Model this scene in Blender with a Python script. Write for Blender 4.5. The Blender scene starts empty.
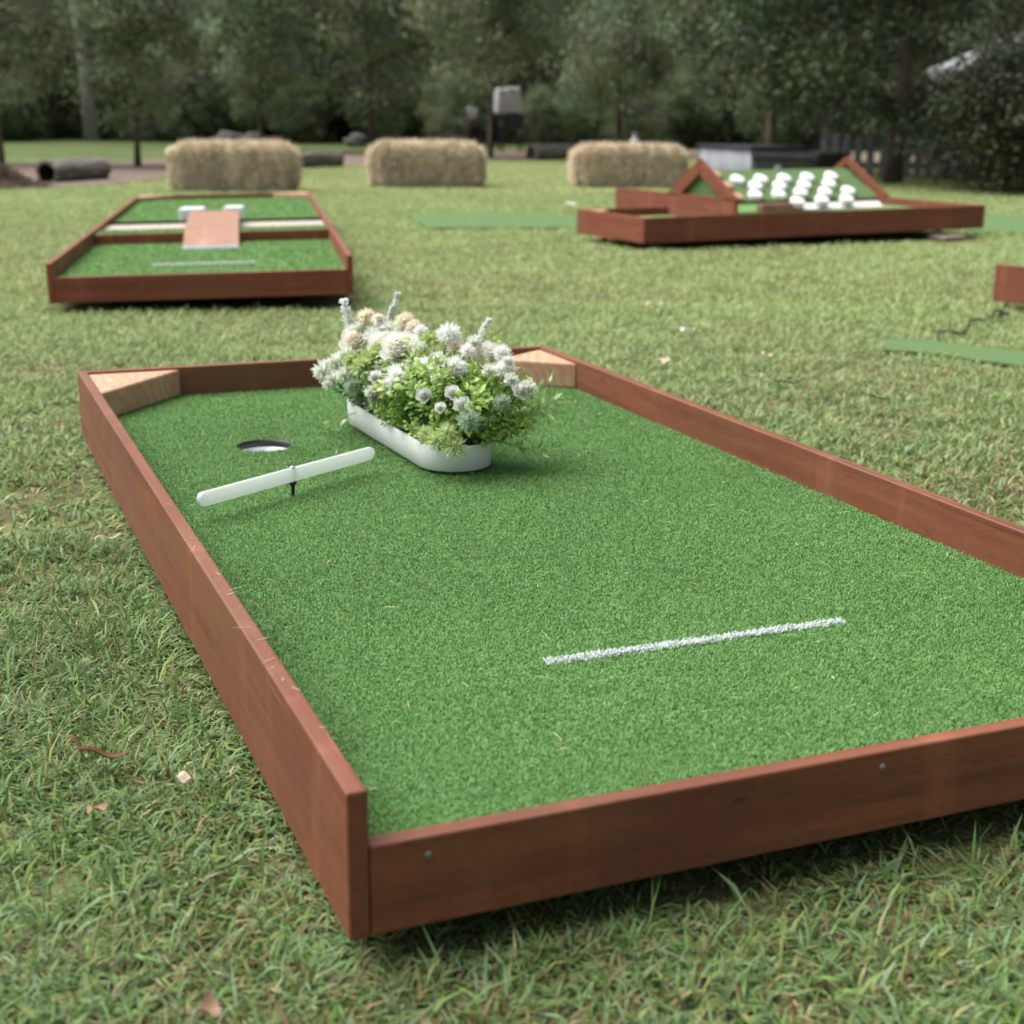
import bpy, bmesh, math, random
import numpy as np
from mathutils import Vector, Matrix, Euler, Quaternion
rad = math.radians
SC = bpy.context.scene
COL = SC.collection
RS = np.random.RandomState(7)
random.seed(11)

# ------------------------------------------------------------------ camera constants
F, PITCH, ROLL = 1429.25, 0.27369, 0.01032
BB = 0.045                       # gap under the near board
H = 0.688 + BB


def ray(px, py):
    X, Y = px - 512, py - 512
    a = X * math.cos(ROLL) + Y * math.sin(ROLL)
    b = -X * math.sin(ROLL) + Y * math.cos(ROLL)
    return Vector((a / F, math.cos(PITCH) - b / F * math.sin(PITCH), -math.sin(PITCH) - b / F * math.cos(PITCH)))


def at(px, py, z=0.0):
    d = ray(px, py)
    return Vector((0, 0, H)) + d * ((z - H) / d.z)


def at_y(px, py, y):
    d = ray(px, py)
    return Vector((0, 0, H)) + d * (y / d.y)


# ------------------------------------------------------------------ materials
def new_mat(name):
    m = bpy.data.materials.new(name)
    m.use_nodes = True
    nt = m.node_tree
    for n in list(nt.nodes):
        nt.nodes.remove(n)
    return m, nt


def N(nt, typ, **kw):
    n = nt.nodes.new(typ)
    for k, v in kw.items():
        if k in n.inputs:
            n.inputs[k].default_value = v
        else:
            setattr(n, k, v)
    return n


def ramp(nt, fac, stops):
    r = nt.nodes.new('ShaderNodeValToRGB')
    cr = r.color_ramp
    while len(cr.elements) < len(stops):
        cr.elements.new(0.5)
    for e, (p, c) in zip(cr.elements, stops):
        e.position = p
        e.color = (*c, 1)
    nt.links.new(fac, r.inputs['Fac'])
    return r.outputs['Color']


def coords(nt, scale=(1, 1, 1), rnd=True, which='Object'):
    tc = N(nt, 'ShaderNodeTexCoord')
    mp = N(nt, 'ShaderNodeMapping')
    mp.inputs['Scale'].default_value = scale
    if rnd:
        oi = N(nt, 'ShaderNodeObjectInfo')
        mul = N(nt, 'ShaderNodeVectorMath', operation='SCALE')
        cb = N(nt, 'ShaderNodeCombineXYZ')
        for k in range(3):
            nt.links.new(oi.outputs['Random'], cb.inputs[k])
        nt.links.new(cb.outputs[0], mul.inputs[0])
        mul.inputs['Scale'].default_value = 37.0
        add = N(nt, 'ShaderNodeVectorMath', operation='ADD')
        nt.links.new(tc.outputs[which], add.inputs[0])
        nt.links.new(mul.outputs[0], add.inputs[1])
        nt.links.new(add.outputs[0], mp.inputs['Vector'])
    else:
        nt.links.new(tc.outputs[which], mp.inputs['Vector'])
    return mp.outputs['Vector']


def noise(nt, vec, scale, detail=4, rough=.55, dist=0):
    n = N(nt, 'ShaderNodeTexNoise', Scale=scale, Detail=detail, Roughness=rough, Distortion=dist)
    nt.links.new(vec, n.inputs['Vector'])
    return n.outputs['Fac']


def mix(nt, fac, a, b, mode='MIX'):
    m = N(nt, 'ShaderNodeMix', data_type='RGBA', blend_type=mode)
    if isinstance(fac, (int, float)):
        m.inputs[0].default_value = fac
    else:
        nt.links.new(fac, m.inputs[0])
    for s, v in ((m.inputs[6], a), (m.inputs[7], b)):
        if isinstance(v, tuple):
            s.default_value = (*v, 1)
        else:
            nt.links.new(v, s)
    return m.outputs[2]


def finish(nt, color, rough=.6, bump=None, bstr=.3, bdist=.002, spec=.4, extra=None):
    p = N(nt, 'ShaderNodeBsdfPrincipled')
    if isinstance(color, tuple):
        p.inputs['Base Color'].default_value = (*color, 1)
    else:
        nt.links.new(color, p.inputs['Base Color'])
    if isinstance(rough, (int, float)):
        p.inputs['Roughness'].default_value = rough
    else:
        nt.links.new(rough, p.inputs['Roughness'])
    p.inputs['Specular IOR Level'].default_value = spec
    if bump is not None:
        b = N(nt, 'ShaderNodeBump', Strength=bstr, Distance=bdist)
        nt.links.new(bump, b.inputs['Height'])
        nt.links.new(b.outputs[0], p.inputs['Normal'])
    for k, v in (extra or {}).items():
        p.inputs[k].default_value = v
    o = N(nt, 'ShaderNodeOutputMaterial')
    nt.links.new(p.outputs[0], o.inputs[0])
    return p


def mat_wood(name, dark, lightc, grain=(2.2, 45, 45), rough=.5, blotch=.5, spec=.45):
    m, nt = new_mat(name)
    v = coords(nt, grain)
    g = noise(nt, v, 1.0, 6, .6, .3)
    c = ramp(nt, g, [(.3, dark), (.7, lightc)])
    v2 = coords(nt, (3.0, 3.5, 2.0))
    b = noise(nt, v2, 1.6, 5, .6)
    mid = tuple((d * .62 + l * .25) for d, l in zip(dark, lightc))
    br = ramp(nt, b, [(.42, (0, 0, 0)), (.68, (1, 1, 1))])
    bm = N(nt, 'ShaderNodeMath', operation='MULTIPLY')
    nt.links.new(br, bm.inputs[0])
    bm.inputs[1].default_value = blotch
    c = mix(nt, bm.outputs[0], c, mid)
    # broad olive-brown weathering of the oil finish
    vo = coords(nt, (1.3, 5, 3))
    ob = noise(nt, vo, 2.1, 5, .62, .6)
    c = mix(nt, ramp(nt, ob, [(.46, (0, 0, 0)), (.64, (.6, .6, .6))]), c, tuple(a_ * b_ for a_, b_ in zip(lightc, (.70, .98, .95))))
    # scuffs along the grain
    vs = coords(nt, (3, 160, 160))
    sc_ = noise(nt, vs, 1.0, 3, .5)
    sg = noise(nt, coords(nt, (2.5, 4, 4)), 2.0, 2, .5)
    sm_ = N(nt, 'ShaderNodeMath', operation='MULTIPLY')
    nt.links.new(ramp(nt, sc_, [(.66, (0, 0, 0)), (.72, (1, 1, 1))]), sm_.inputs[0])
    nt.links.new(ramp(nt, sg, [(.52, (0, 0, 0)), (.66, (.6, .6, .6))]), sm_.inputs[1])
    c = mix(nt, sm_.outputs[0], c, tuple(min(1, l_ * 1.7 + .03) for l_ in lightc))
    # pale vertical weather marks
    v3 = coords(nt, (9, 1.5, 1.2))
    s = noise(nt, v3, 1.4, 3, .6)
    sr = ramp(nt, s, [(.56, (0, 0, 0)), (.72, (.35, .35, .35))])
    pale = tuple(min(1, l * 1.45 + .015) for l in lightc)
    c = mix(nt, sr, c, pale)
    # fine pores and knots
    v4 = coords(nt, (60, 420, 420))
    po = noise(nt, v4, 1.0, 2, .5)
    pr = ramp(nt, po, [(.30, (.55, .55, .55)), (.45, (1, 1, 1))])
    c = mix(nt, .55, c, pr, 'MULTIPLY')
    vk = N(nt, 'ShaderNodeTexVoronoi', Scale=6.0)
    nt.links.new(coords(nt, (1, 2.4, 2.4)), vk.inputs['Vector'])
    kr = ramp(nt, vk.outputs['Distance'], [(.0, (.2, .15, .15)), (.035, (.45, .4, .4)), (.085, (1, 1, 1))])
    c = mix(nt, .7, c, kr, 'MULTIPLY')
    rr = ramp(nt, b, [(.3, (rough - .1,) * 3), (.7, (rough + .14,) * 3)])
    finish(nt, c, rr, g, .25, .0015, spec)
    return m


def mat_noise(name, a, b, scale=8, rough=.7, bstr=.3, bdist=.004, spec=.3, stretch=(1, 1, 1), extra=None, lo=.32, hi=.68):
    m, nt = new_mat(name)
    v = coords(nt, stretch)
    g = noise(nt, v, scale, 6, .6)
    c = ramp(nt, g, [(lo, a), (hi, b)])
    finish(nt, c, rough, g, bstr, bdist, spec, extra)
    return m


def mat_attr(name, rough=.55, transl=.25, spec=.3, gain=1.0):
    """albedo from the mesh's 'col' attribute (each leaf, blade or petal has its own pigment), thin-leaf translucency"""
    m, nt = new_mat(name)
    at_ = N(nt, 'ShaderNodeAttribute', attribute_name='col')
    p = N(nt, 'ShaderNodeBsdfPrincipled', Roughness=rough)
    p.inputs['Specular IOR Level'].default_value = spec
    nt.links.new(at_.outputs['Color'], p.inputs['Base Color'])
    o = N(nt, 'ShaderNodeOutputMaterial')
    if transl > 0:
        t = N(nt, 'ShaderNodeBsdfTranslucent')
        nt.links.new(at_.outputs['Color'], t.inputs['Color'])
        ms = N(nt, 'ShaderNodeMixShader', Fac=transl)
        nt.links.new(p.outputs[0], ms.inputs[1])
        nt.links.new(t.outputs[0], ms.inputs[2])
        nt.links.new(ms.outputs[0], o.inputs[0])
    else:
        nt.links.new(p.outputs[0], o.inputs[0])
    return m


def mat_pine():
    """bare sawn timber with growth rings"""
    m, nt = new_mat('pine')
    v = coords(nt, (1, 1, 1))
    wv = N(nt, 'ShaderNodeTexWave', wave_type='RINGS', rings_direction='Z', Scale=15.0, Distortion=9.0, Detail=4.0)
    wv.inputs['Detail Scale'].default_value = 1.2
    mp = N(nt, 'ShaderNodeMapping')
    mp.inputs['Location'].default_value = (.13, .07, 0)
    mp.inputs['Rotation'].default_value = (.5, .2, 0)
    tc = N(nt, 'ShaderNodeTexCoord')
    nt.links.new(tc.outputs['Object'], mp.inputs['Vector'])
    nt.links.new(mp.outputs[0], wv.inputs['Vector'])
    c = ramp(nt, wv.outputs['Fac'], [(.0, (.43, .255, .160)), (.5, (.49, .305, .20)), (1, (.55, .36, .245))])
    b = noise(nt, v, 9, 4, .6)
    c = mix(nt, ramp(nt, b, [(.35, (0, 0, 0)), (.65, (.75, .75, .75))]), c, (.44, .225, .14))
    f = noise(nt, coords(nt, (60, 60, 500)), 1.0, 3, .5)
    c = mix(nt, .4, c, ramp(nt, f, [(.3, (.6, .6, .6)), (.6, (1, 1, 1))]), 'MULTIPLY')
    finish(nt, c, .7, wv.outputs['Fac'], .15, .001, .25)
    return m


M = {}
M['merbau'] = mat_wood('merbau', (.108, .033, .016), (.225, .070, .034), rough=.56, spec=.4, blotch=.65)
M['merbau_far'] = mat_wood('merbau_far', (.128, .033, .016), (.245, .070, .036), rough=.58, spec=.35)
M['pine'] = mat_pine()
M['ply'] = mat_wood('ply', (.22, .13, .07), (.34, .22, .13), rough=.7)
M['ramp'] = mat_wood('ramp_wood', (.25, .125, .085), (.36, .195, .135), rough=.65, spec=.25)
M['turf_base'] = mat_noise('turf_base', (.05, .125, .035), (.085, .18, .055), 60, .85, .6, .003, .1)
M['turf_flat'] = mat_noise('turf_flat', (.105, .20, .062), (.155, .265, .095), 260, .85, 1.0, .004, .1)
M['turf_mat'] = mat_noise('turf_mat', (.082, .145, .056), (.122, .19, .08), 200, .9, 1.0, .004, .1)
M['turf_blade'] = mat_attr('turf_blade', .6, .12, .25)
M['grass'] = mat_attr('grass_blade', .6, .28, .2)
M['leaf'] = mat_attr('leaf', .5, .25, .3)
M['petal'] = mat_attr('petal', .6, .5, .2)
M['straw'] = mat_attr('straw', .75, .1, .15)
M['bark'] = mat_noise('bark', (.06, .045, .036), (.15, .115, .092), 5, .85, .8, .03, .15, (3, 3, .5))
M['bark_pale'] = mat_noise('bark_pale', (.20, .19, .175), (.42, .40, .375), 3, .8, .5, .02, .2, (3, 3, .6))
M['bark_red'] = mat_noise('bark_red', (.07, .04, .03), (.16, .095, .07), 5, .85, .7, .03, .15, (3, 3, .5))
M['white_paint'] = mat_noise('white_paint', (.74, .75, .76), (.80, .81, .82), 14, .38, .08, .001, .5)
M['peg_white'] = mat_noise('peg_white', (.76, .77, .78), (.83, .83, .83), 12, .45, .05, .001, .4)
M['cup'] = mat_noise('cup_white', (.70, .72, .76), (.78, .80, .82), 12, .4, .05, .001, .5)
M['soil'] = mat_noise('potting_soil', (.035, .035, .035), (.10, .10, .10), 90, .95, 1, .004, .1)
M['black'] = mat_noise('black_rubber', (.010, .010, .010), (.022, .022, .022), 20, .5, .1, .001, .4)
M['blackplastic'] = mat_noise('black_plastic', (.014, .017, .018), (.035, .04, .042), 5, .55, .1, .002, .4)
M['steel'] = mat_noise('steel', (.34, .34, .35), (.5, .5, .5), 40, .35, .1, .0005, .5, extra={'Metallic': .9})
M['alu'] = mat_noise('alu_strip', (.26, .265, .30), (.36, .365, .40), 40, .4, .1, .0005, .5, extra={'Metallic': .5})
M['galv'] = mat_noise('galvanised', (.15, .165, .185), (.27, .29, .315), 3, .6, .1, .002, .5, (4, 4, .6), extra={'Metallic': .15})
M['greypaint'] = mat_noise('grey_paint', (.10, .115, .12), (.19, .205, .21), 4, .7, .2, .004, .3, (3, 3, 1))
M['rock'] = mat_noise('rock', (.06, .058, .055), (.16, .155, .15), 5, .9, 1, .05, .2)
M['log'] = mat_noise('log_bark', (.055, .05, .045), (.24, .22, .20), 7, .9, 1, .04, .15, (.5, 3, 3))
M['hollow'] = mat_noise('log_core', (.012, .010, .009), (.04, .032, .026), 8, .95, .6, .02, .1)
M['paver'] = mat_noise('paver', (.26, .21, .17), (.38, .31, .26), 14, .9, .4, .004, .2)
M['tent'] = mat_noise('white_canvas', (.66, .68, .71), (.74, .75, .77), 2, .7, .1, .01, .2)
M['gravel'] = mat_noise('channel_gravel', (.26, .24, .20), (.52, .48, .40), 55, .9, 1, .01, .2)

# frosted acrylic: light passes through it and scatters
m, nt = new_mat('frosted_acrylic')
p_ = N(nt, 'ShaderNodeBsdfPrincipled', Roughness=.4)
p_.inputs['Base Color'].default_value = (.74, .77, .76, 1)
p_.inputs['Transmission Weight'].default_value = .35
tl_ = N(nt, 'ShaderNodeBsdfTranslucent')
tl_.inputs['Color'].default_value = (.80, .83, .82, 1)
mx_ = N(nt, 'ShaderNodeMixShader', Fac=.5)
ou_ = N(nt, 'ShaderNodeOutputMaterial')
nt.links.new(p_.outputs[0], mx_.inputs[1])
nt.links.new(tl_.outputs[0], mx_.inputs[2])
nt.links.new(mx_.outputs[0], ou_.inputs[0])
M['acrylic'] = m


def mat_ground():
    m, nt = new_mat('lawn_soil')
    v = coords(nt, (1, 1, 1), False)
    big = noise(nt, v, .55, 5, .6)
    midn = noise(nt, v, 5, 6, .65)
    fine = noise(nt, v, 55, 5, .7)
    g = ramp(nt, big, [(.35, (.165, .20, .070)), (.5, (.22, .25, .092)), (.66, (.27, .28, .115))])
    soil = ramp(nt, fine, [(.3, (.035, .030, .018)), (.55, (.10, .085, .045)), (.75, (.16, .145, .075))])
    f = ramp(nt, midn, [(.38, (1, 1, 1)), (.62, (.25, .25, .25))])
    c = mix(nt, f, g, soil)
    # far away the sward closes up: fewer bare gaps beyond the short grass near the boards
    sx = N(nt, 'ShaderNodeSeparateXYZ')
    tc = N(nt, 'ShaderNodeTexCoord')
    nt.links.new(tc.outputs['Object'], sx.inputs[0])
    mr = N(nt, 'ShaderNodeMapRange')
    mr.inputs[1].default_value = 3
    mr.inputs[2].default_value = 12
    nt.links.new(sx.outputs['Y'], mr.inputs[0])
    c = mix(nt, mr.outputs[0], c, mix(nt, .35, g, soil))
    finish(nt, c, .95, fine, .8, .015, .1)
    return m


M['ground'] = mat_ground()


def mat_mulch():
    m, nt = new_mat('bark_mulch')
    v = coords(nt, (1, 1, 1), False)
    a = noise(nt, v, 22, 6, .7)
    b = noise(nt, v, 1.2, 4, .6)
    c = ramp(nt, a, [(.3, (.10, .08, .062)), (.55, (.22, .18, .15)), (.75, (.34, .285, .24))])
    c2 = ramp(nt, b, [(.4, (.95, .85, .8)), (.6, (1.1, 1.1, 1.1))])
    c = mix(nt, 1.0, c, c2, 'MULTIPLY')
    finish(nt, c, .95, a, 1, .04, .1)
    return m


M['mulch'] = mat_mulch()
M['floor'] = mat_noise('forest_litter', (.10, .11, .05), (.22, .20, .12), 3, .95, 1, .08, .1)
M['strip'] = mat_noise('rough_grass', (.060, .088, .030), (.105, .135, .05), 2.5, .95, 1, .05, .1)


# ------------------------------------------------------------------ mesh helpers
def mesh_np(name, V, faces, cols=None, smooth=False):
    """faces: list of int arrays (n,k)"""
    me = bpy.data.meshes.new(name)
    V = np.asarray(V, dtype=np.float32)
    me.vertices.add(len(V))
    me.vertices.foreach_set('co', V.ravel())
    idx = np.concatenate([f.ravel() for f in faces]).astype(np.int32)
    tot = np.concatenate([np.full(len(f), f.shape[1], dtype=np.int32) for f in faces])
    st = np.concatenate([[0], np.cumsum(tot)[:-1]]).astype(np.int32)
    me.loops.add(len(idx))
    me.loops.foreach_set('vertex_index', idx)
    me.polygons.add(len(tot))
    me.polygons.foreach_set('loop_start', st)
    me.polygons.foreach_set('loop_total', tot)
    if smooth:
        me.polygons.foreach_set('use_smooth', np.ones(len(tot), dtype=bool))
    me.update(calc_edges=True)
    me.validate()
    if cols is not None:
        a = me.color_attributes.new('col', 'FLOAT_COLOR', 'POINT')
        c4 = np.ones((len(V), 4), dtype=np.float32)
        c4[:, :3] = cols
        a.data.foreach_set('color', c4.ravel())
    return me


class Soup:
    """collects vertices / tris / quads with colours; builds one mesh"""

    def __init__(s):
        s.V, s.T, s.Q, s.C, s.n = [], [], [], [], 0

    def add(s, V, T=None, Q=None, C=None):
        V = np.asarray(V, float)
        if T is not None and len(T):
            s.T.append(np.asarray(T) + s.n)
        if Q is not None and len(Q):
            s.Q.append(np.asarray(Q) + s.n)
        s.V.append(V)
        if C is None:
            C = np.zeros((len(V), 3))
        C = np.asarray(C, float)
        if C.ndim == 1:
            C = np.tile(C, (len(V), 1))
        s.C.append(C)
        s.n += len(V)

    def mesh(s, name, smooth=False):
        f = []
        if s.T:
            f.append(np.concatenate(s.T))
        if s.Q:
            f.append(np.concatenate(s.Q))
        return mesh_np(name, np.concatenate(s.V), f, np.concatenate(s.C), smooth)


def unit(a):
    return a / (np.linalg.norm(a, axis=-1, keepdims=True) + 1e-9)


def leaf_set(S, base, d, nrm, l, w, C, fold=.18, droop=.0):
    """pointed leaves: base, two side points, tip, folded on the midrib.  base,d,nrm (n,3)  l,w (n,)  C (n,3)"""
    n = len(base)
    d = unit(d)
    s = unit(np.cross(d, nrm))
    u = np.cross(s, d)
    l = np.asarray(l).reshape(-1, 1) * np.ones((n, 1))
    w = np.asarray(w).reshape(-1, 1) * np.ones((n, 1))
    V = np.empty((n, 6, 3))
    V[:, 0] = base
    V[:, 1] = base + d * l * .35 - s * w * .5 + u * w * fold
    V[:, 2] = base + d * l * .35 + s * w * .5 + u * w * fold
    V[:, 3] = base + d * l * .72 - s * w * .36 + u * w * fold * .7 - np.array([0, 0, 1]) * l * droop * .5
    V[:, 4] = base + d * l * .72 + s * w * .36 + u * w * fold * .7 - np.array([0, 0, 1]) * l * droop * .5
    V[:, 5] = base + d * l - np.array([0, 0, 1]) * l * droop
    o = (np.arange(n) * 6)[:, None]
    T = np.concatenate([o + np.array([[0, 2, 1]]), o + np.array([[3, 4, 5]])])
    Q = o + np.array([[1, 2, 4, 3]])
    S.add(V.reshape(-1, 3), T, Q, np.repeat(C, 6, axis=0))


def quick_leaf(S, base, d, nrm, l, w, C):
    """4-vertex leaf, for foliage that is far away"""
    n = len(base)
    d = unit(d)
    s = unit(np.cross(d, nrm))
    l = np.asarray(l).reshape(-1, 1) * np.ones((n, 1))
    w = np.asarray(w).reshape(-1, 1) * np.ones((n, 1))
    u = np.cross(s, d)
    V = np.empty((n, 4, 3))
    V[:, 0] = base
    V[:, 1] = base + d * l * .45 - s * w * .5 + u * w * .2
    V[:, 2] = base + d * l
    V[:, 3] = base + d * l * .45 + s * w * .5 + u * w * .2
    o = (np.arange(n) * 4)[:, None]
    T = np.concatenate([o + np.array([[0, 1, 2]]), o + np.array([[0, 2, 3]])])
    S.add(V.reshape(-1, 3), T, None, np.repeat(C, 4, axis=0))


def blade_set(S, base, az, lean, l, w, C, bend=.5, twist=None):
    """grass blades: 5 vertices, bent once"""
    n = len(base)
    h = np.stack([np.cos(az), np.sin(az), np.zeros(n)], 1)
    up = np.array([0, 0, 1.])
    d1 = h * np.sin(lean)[:, None] + up * np.cos(lean)[:, None]
    l2 = np.minimum(lean + bend, 1.75)
    d2 = h * np.sin(l2)[:, None] + up * np.cos(l2)[:, None]
    tw = RS.uniform(-.9, .9, n) if twist is None else twist
    s = np.stack([-np.sin(az + tw), np.cos(az + tw), np.zeros(n)], 1)
    l = l[:, None]
    w = w[:, None]
    V = np.empty((n, 5, 3))
    mid = base + d1 * l * .5
    V[:, 0] = base - s * w * .42
    V[:, 1] = base + s * w * .42
    V[:, 2] = mid - s * w * .5
    V[:, 3] = mid + s * w * .5
    V[:, 4] = mid + d2 * l * .5
    o = (np.arange(n) * 5)[:, None]
    S.add(V.reshape(-1, 3), o + np.array([[2, 3, 4]]), o + np.array([[0, 1, 3, 2]]), np.repeat(C, 5, axis=0))


def tube(S, pts, radii, seg=8, C=(0, 0, 0), cap=True):
    pts = [Vector(p) for p in pts]
    rings = []
    for i, p in enumerate(pts):
        t = (pts[min(i + 1, len(pts) - 1)] - pts[max(i - 1, 0)]).normalized()
        a = t.orthogonal().normalized() if i == 0 else (a - t * a.dot(t)).normalized()
        b = t.cross(a)
        rings.append([p + (a * math.cos(2 * math.pi * k / seg) + b * math.sin(2 * math.pi * k / seg)) * radii[i] for k in range(seg)])
    V = [tuple(v) for r in rings for v in r]
    Q = []
    for i in range(len(pts) - 1):
        for k in range(seg):
            k2 = (k + 1) % seg
            Q.append((i * seg + k, i * seg + k2, (i + 1) * seg + k2, (i + 1) * seg + k))
    T = []
    if cap:
        c0 = len(V)
        V.append(tuple(pts[0]))
        V.append(tuple(pts[-1]))
        L = (len(pts) - 1) * seg
        for k in range(seg):
            k2 = (k + 1) % seg
            T.append((c0, k2, k))
            T.append((c0 + 1, L + k, L + k2))
    S.add(V, T, Q, C)


def bm_mesh(name, bm, smooth=False):
    bmesh.ops.recalc_face_normals(bm, faces=bm.faces)
    me = bpy.data.meshes.new(name)
    bm.to_mesh(me)
    bm.free()
    if smooth:
        for p in me.polygons:
            p.use_smooth = True
    return me


def box_bm(bm, x0, x1, y0, y1, z0, z1, bev=0.0, seg=2):
    r = bmesh.ops.create_cube(bm, size=1)
    for v in r['verts']:
        v.co = Vector((x0 + (v.co.x + .5) * (x1 - x0), y0 + (v.co.y + .5) * (y1 - y0), z0 + (v.co.z + .5) * (z1 - z0)))
    if bev:
        es = list({e for v in r['verts'] for e in v.link_edges})
        bmesh.ops.bevel(bm, geom=es, offset=bev, segments=seg, profile=.6, affect='EDGES')


def box_mesh(name, x0, x1, y0, y1, z0, z1, bev=0.0, seg=2):
    bm = bmesh.new()
    box_bm(bm, x0, x1, y0, y1, z0, z1, bev, seg)
    return bm_mesh(name, bm)


def prism_mesh(name, pts, z0, z1, bev=0.0, seg=2):
    bm = bmesh.new()
    lo = [bm.verts.new((x, y, z0)) for x, y in pts]
    hi = [bm.verts.new((x, y, z1)) for x, y in pts]
    n = len(pts)
    bm.faces.new(lo[::-1])
    bm.faces.new(hi)
    for i in range(n):
        bm.faces.new((lo[i], lo[(i + 1) % n], hi[(i + 1) % n], hi[i]))
    bmesh.ops.recalc_face_normals(bm, faces=bm.faces)
    if bev:
        bmesh.ops.bevel(bm, geom=list(bm.edges), offset=bev, segments=seg, profile=.6, affect='EDGES')
    return bm_mesh(name, bm)


def lathe_mesh(name, prof, seg=32, smooth=True):
    """prof: (r,z) from bottom to top; r=0 closes"""
    bm = bmesh.new()
    rings = []
    for r, z in prof:
        if r < 1e-6:
            rings.append([bm.verts.new((0, 0, z))])
        else:
            rings.append([bm.verts.new((r * math.cos(2 * math.pi * k / seg), r * math.sin(2 * math.pi * k / seg), z)) for k in range(seg)])
    for a, b in zip(rings, rings[1:]):
        for k in range(seg):
            k2 = (k + 1) % seg
            f = [a[0] if len(a) == 1 else a[k], a[0] if len(a) == 1 else a[k2], b[0] if len(b) == 1 else b[k2], b[0] if len(b) == 1 else b[k]]
            g = []
            for v in f:
                if v not in g:
                    g.append(v)
            if len(g) > 2:
                bm.faces.new(g)
    return bm_mesh(name, bm, smooth)


# ------------------------------------------------------------------ object helpers
def link(o):
    COL.objects.link(o)
    return o


def empty(name, loc, rot=(0, 0, 0)):
    o = bpy.data.objects.new(name, None)
    o.empty_display_size = .1
    o.location = loc
    o.rotation_euler = rot
    return link(o)


def tag(o, label=None, cat=None, group=None, kind=None):
    if label:
        o['label'] = label
    if cat:
        o['category'] = cat
    if group:
        o['group'] = group
    if kind:
        o['kind'] = kind
    return o


def obj(name, me, mat, parent=None, loc=(0, 0, 0), rot=(0, 0, 0), label=None):
    if me.users and mat is not None and len(me.materials) == 0 or mat is not None and len(me.materials) == 0:
        me.materials.append(mat)
    o = bpy.data.objects.new(name, me)
    o.location = loc
    o.rotation_euler = rot
    if parent:
        o.parent = parent
    if label:
        o['label'] = label
    return link(o)


def copy_tree(o, parent=None):
    c = o.copy()
    COL.objects.link(c)
    c.parent = parent
    for ch in list(o.children):
        copy_tree(ch, c)
    return c


def rail(parent, name, u0, v0, u1, v1, z0, z1, t, side=0, mat='merbau', bev=.003, label=None):
    """timber standing on edge from (u0,v0) to (u1,v1); its thickness t lies to the left of that direction (side=0) or is centred (side=.5)"""
    L = math.hypot(u1 - u0, v1 - v0)
    a = math.atan2(v1 - v0, u1 - u0)
    me = box_mesh(name, 0, L, -t * side, t - t * side, 0, z1 - z0, bev, 3)
    return obj(name, me, M[mat], parent, (u0, v0, z0), (0, 0, a), label)


def jit(C, n, amt=.15, rs=RS):
    """n copies of colour C with brightness and hue jitter"""
    C = np.asarray(C, float)
    c = np.tile(C, (n, 1)) if C.ndim == 1 else C
    return np.clip(c * (1 + rs.uniform(-amt, amt, (n, 1))) * (1 + rs.uniform(-amt * .5, amt * .5, (n, 3))), 0, 1)


def pick(palette, weights, n, amt=.15, rs=RS):
    p = np.asarray(palette, float)
    w = np.asarray(weights, float)
    i = rs.choice(len(p), n, p=w / w.sum())
    return jit(p[i], n, amt, rs)


def rand_dirs(n, rs=RS):
    v = rs.normal(size=(n, 3))
    return unit(v)


def vnoise(x, y, s, seed=0):
    """cheap smooth 2-D value noise in 0..1"""
    rs = np.random.RandomState(seed + 100)
    G = rs.rand(64, 64)
    X, Y = x * s, y * s
    i, j = np.floor(X).astype(int), np.floor(Y).astype(int)
    fx, fy = X - i, Y - j
    fx, fy = fx * fx * (3 - 2 * fx), fy * fy * (3 - 2 * fy)
    g = lambda a, b: G[a % 64, b % 64]
    return (g(i, j) * (1 - fx) + g(i + 1, j) * fx) * (1 - fy) + (g(i, j + 1) * (1 - fx) + g(i + 1, j + 1) * fx) * fy


# ------------------------------------------------------------------ render, camera, light
SC.render.engine = 'CYCLES'
SC.cycles.max_bounces = 7
SC.cycles.diffuse_bounces = 4
SC.cycles.glossy_bounces = 2
SC.cycles.transmission_bounces = 4
SC.cycles.transparent_max_bounces = 4
SC.cycles.use_denoising = True
SC.view_settings.view_transform = 'Standard'
SC.view_settings.look = 'None'
SC.view_settings.exposure = 1.35
SC.view_settings.gamma = 1

cam = bpy.data.cameras.new('camera')
co = link(bpy.data.objects.new('camera', cam))
R0 = Vector((1, 0, 0))
D0 = Vector((0, -math.sin(PITCH), -math.cos(PITCH)))
FW = Vector((0, math.cos(PITCH), -math.sin(PITCH)))
RX = R0 * math.cos(ROLL) - D0 * math.sin(ROLL)
DX = R0 * math.sin(ROLL) + D0 * math.cos(ROLL)
# pixel (right, down) axes -> world: right = R0 cos + D0 sin turned back
right = R0 * math.cos(ROLL) - D0 * math.sin(ROLL)
down = R0 * math.sin(ROLL) + D0 * math.cos(ROLL)
mw = Matrix((( right.x, -down.x, -FW.x, 0), (right.y, -down.y, -FW.y, 0), (right.z, -down.z, -FW.z, H), (0, 0, 0, 1)))
co.matrix_world = mw
cam.sensor_width = 36
cam.lens = F / 1024 * 36
cam.clip_start = .05
cam.clip_end = 1000
cam.dof.use_dof = True
cam.dof.focus_distance = 1.95
cam.dof.aperture_fstop = 5.0
cam.dof.aperture_blades = 7
SC.camera = co

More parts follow.
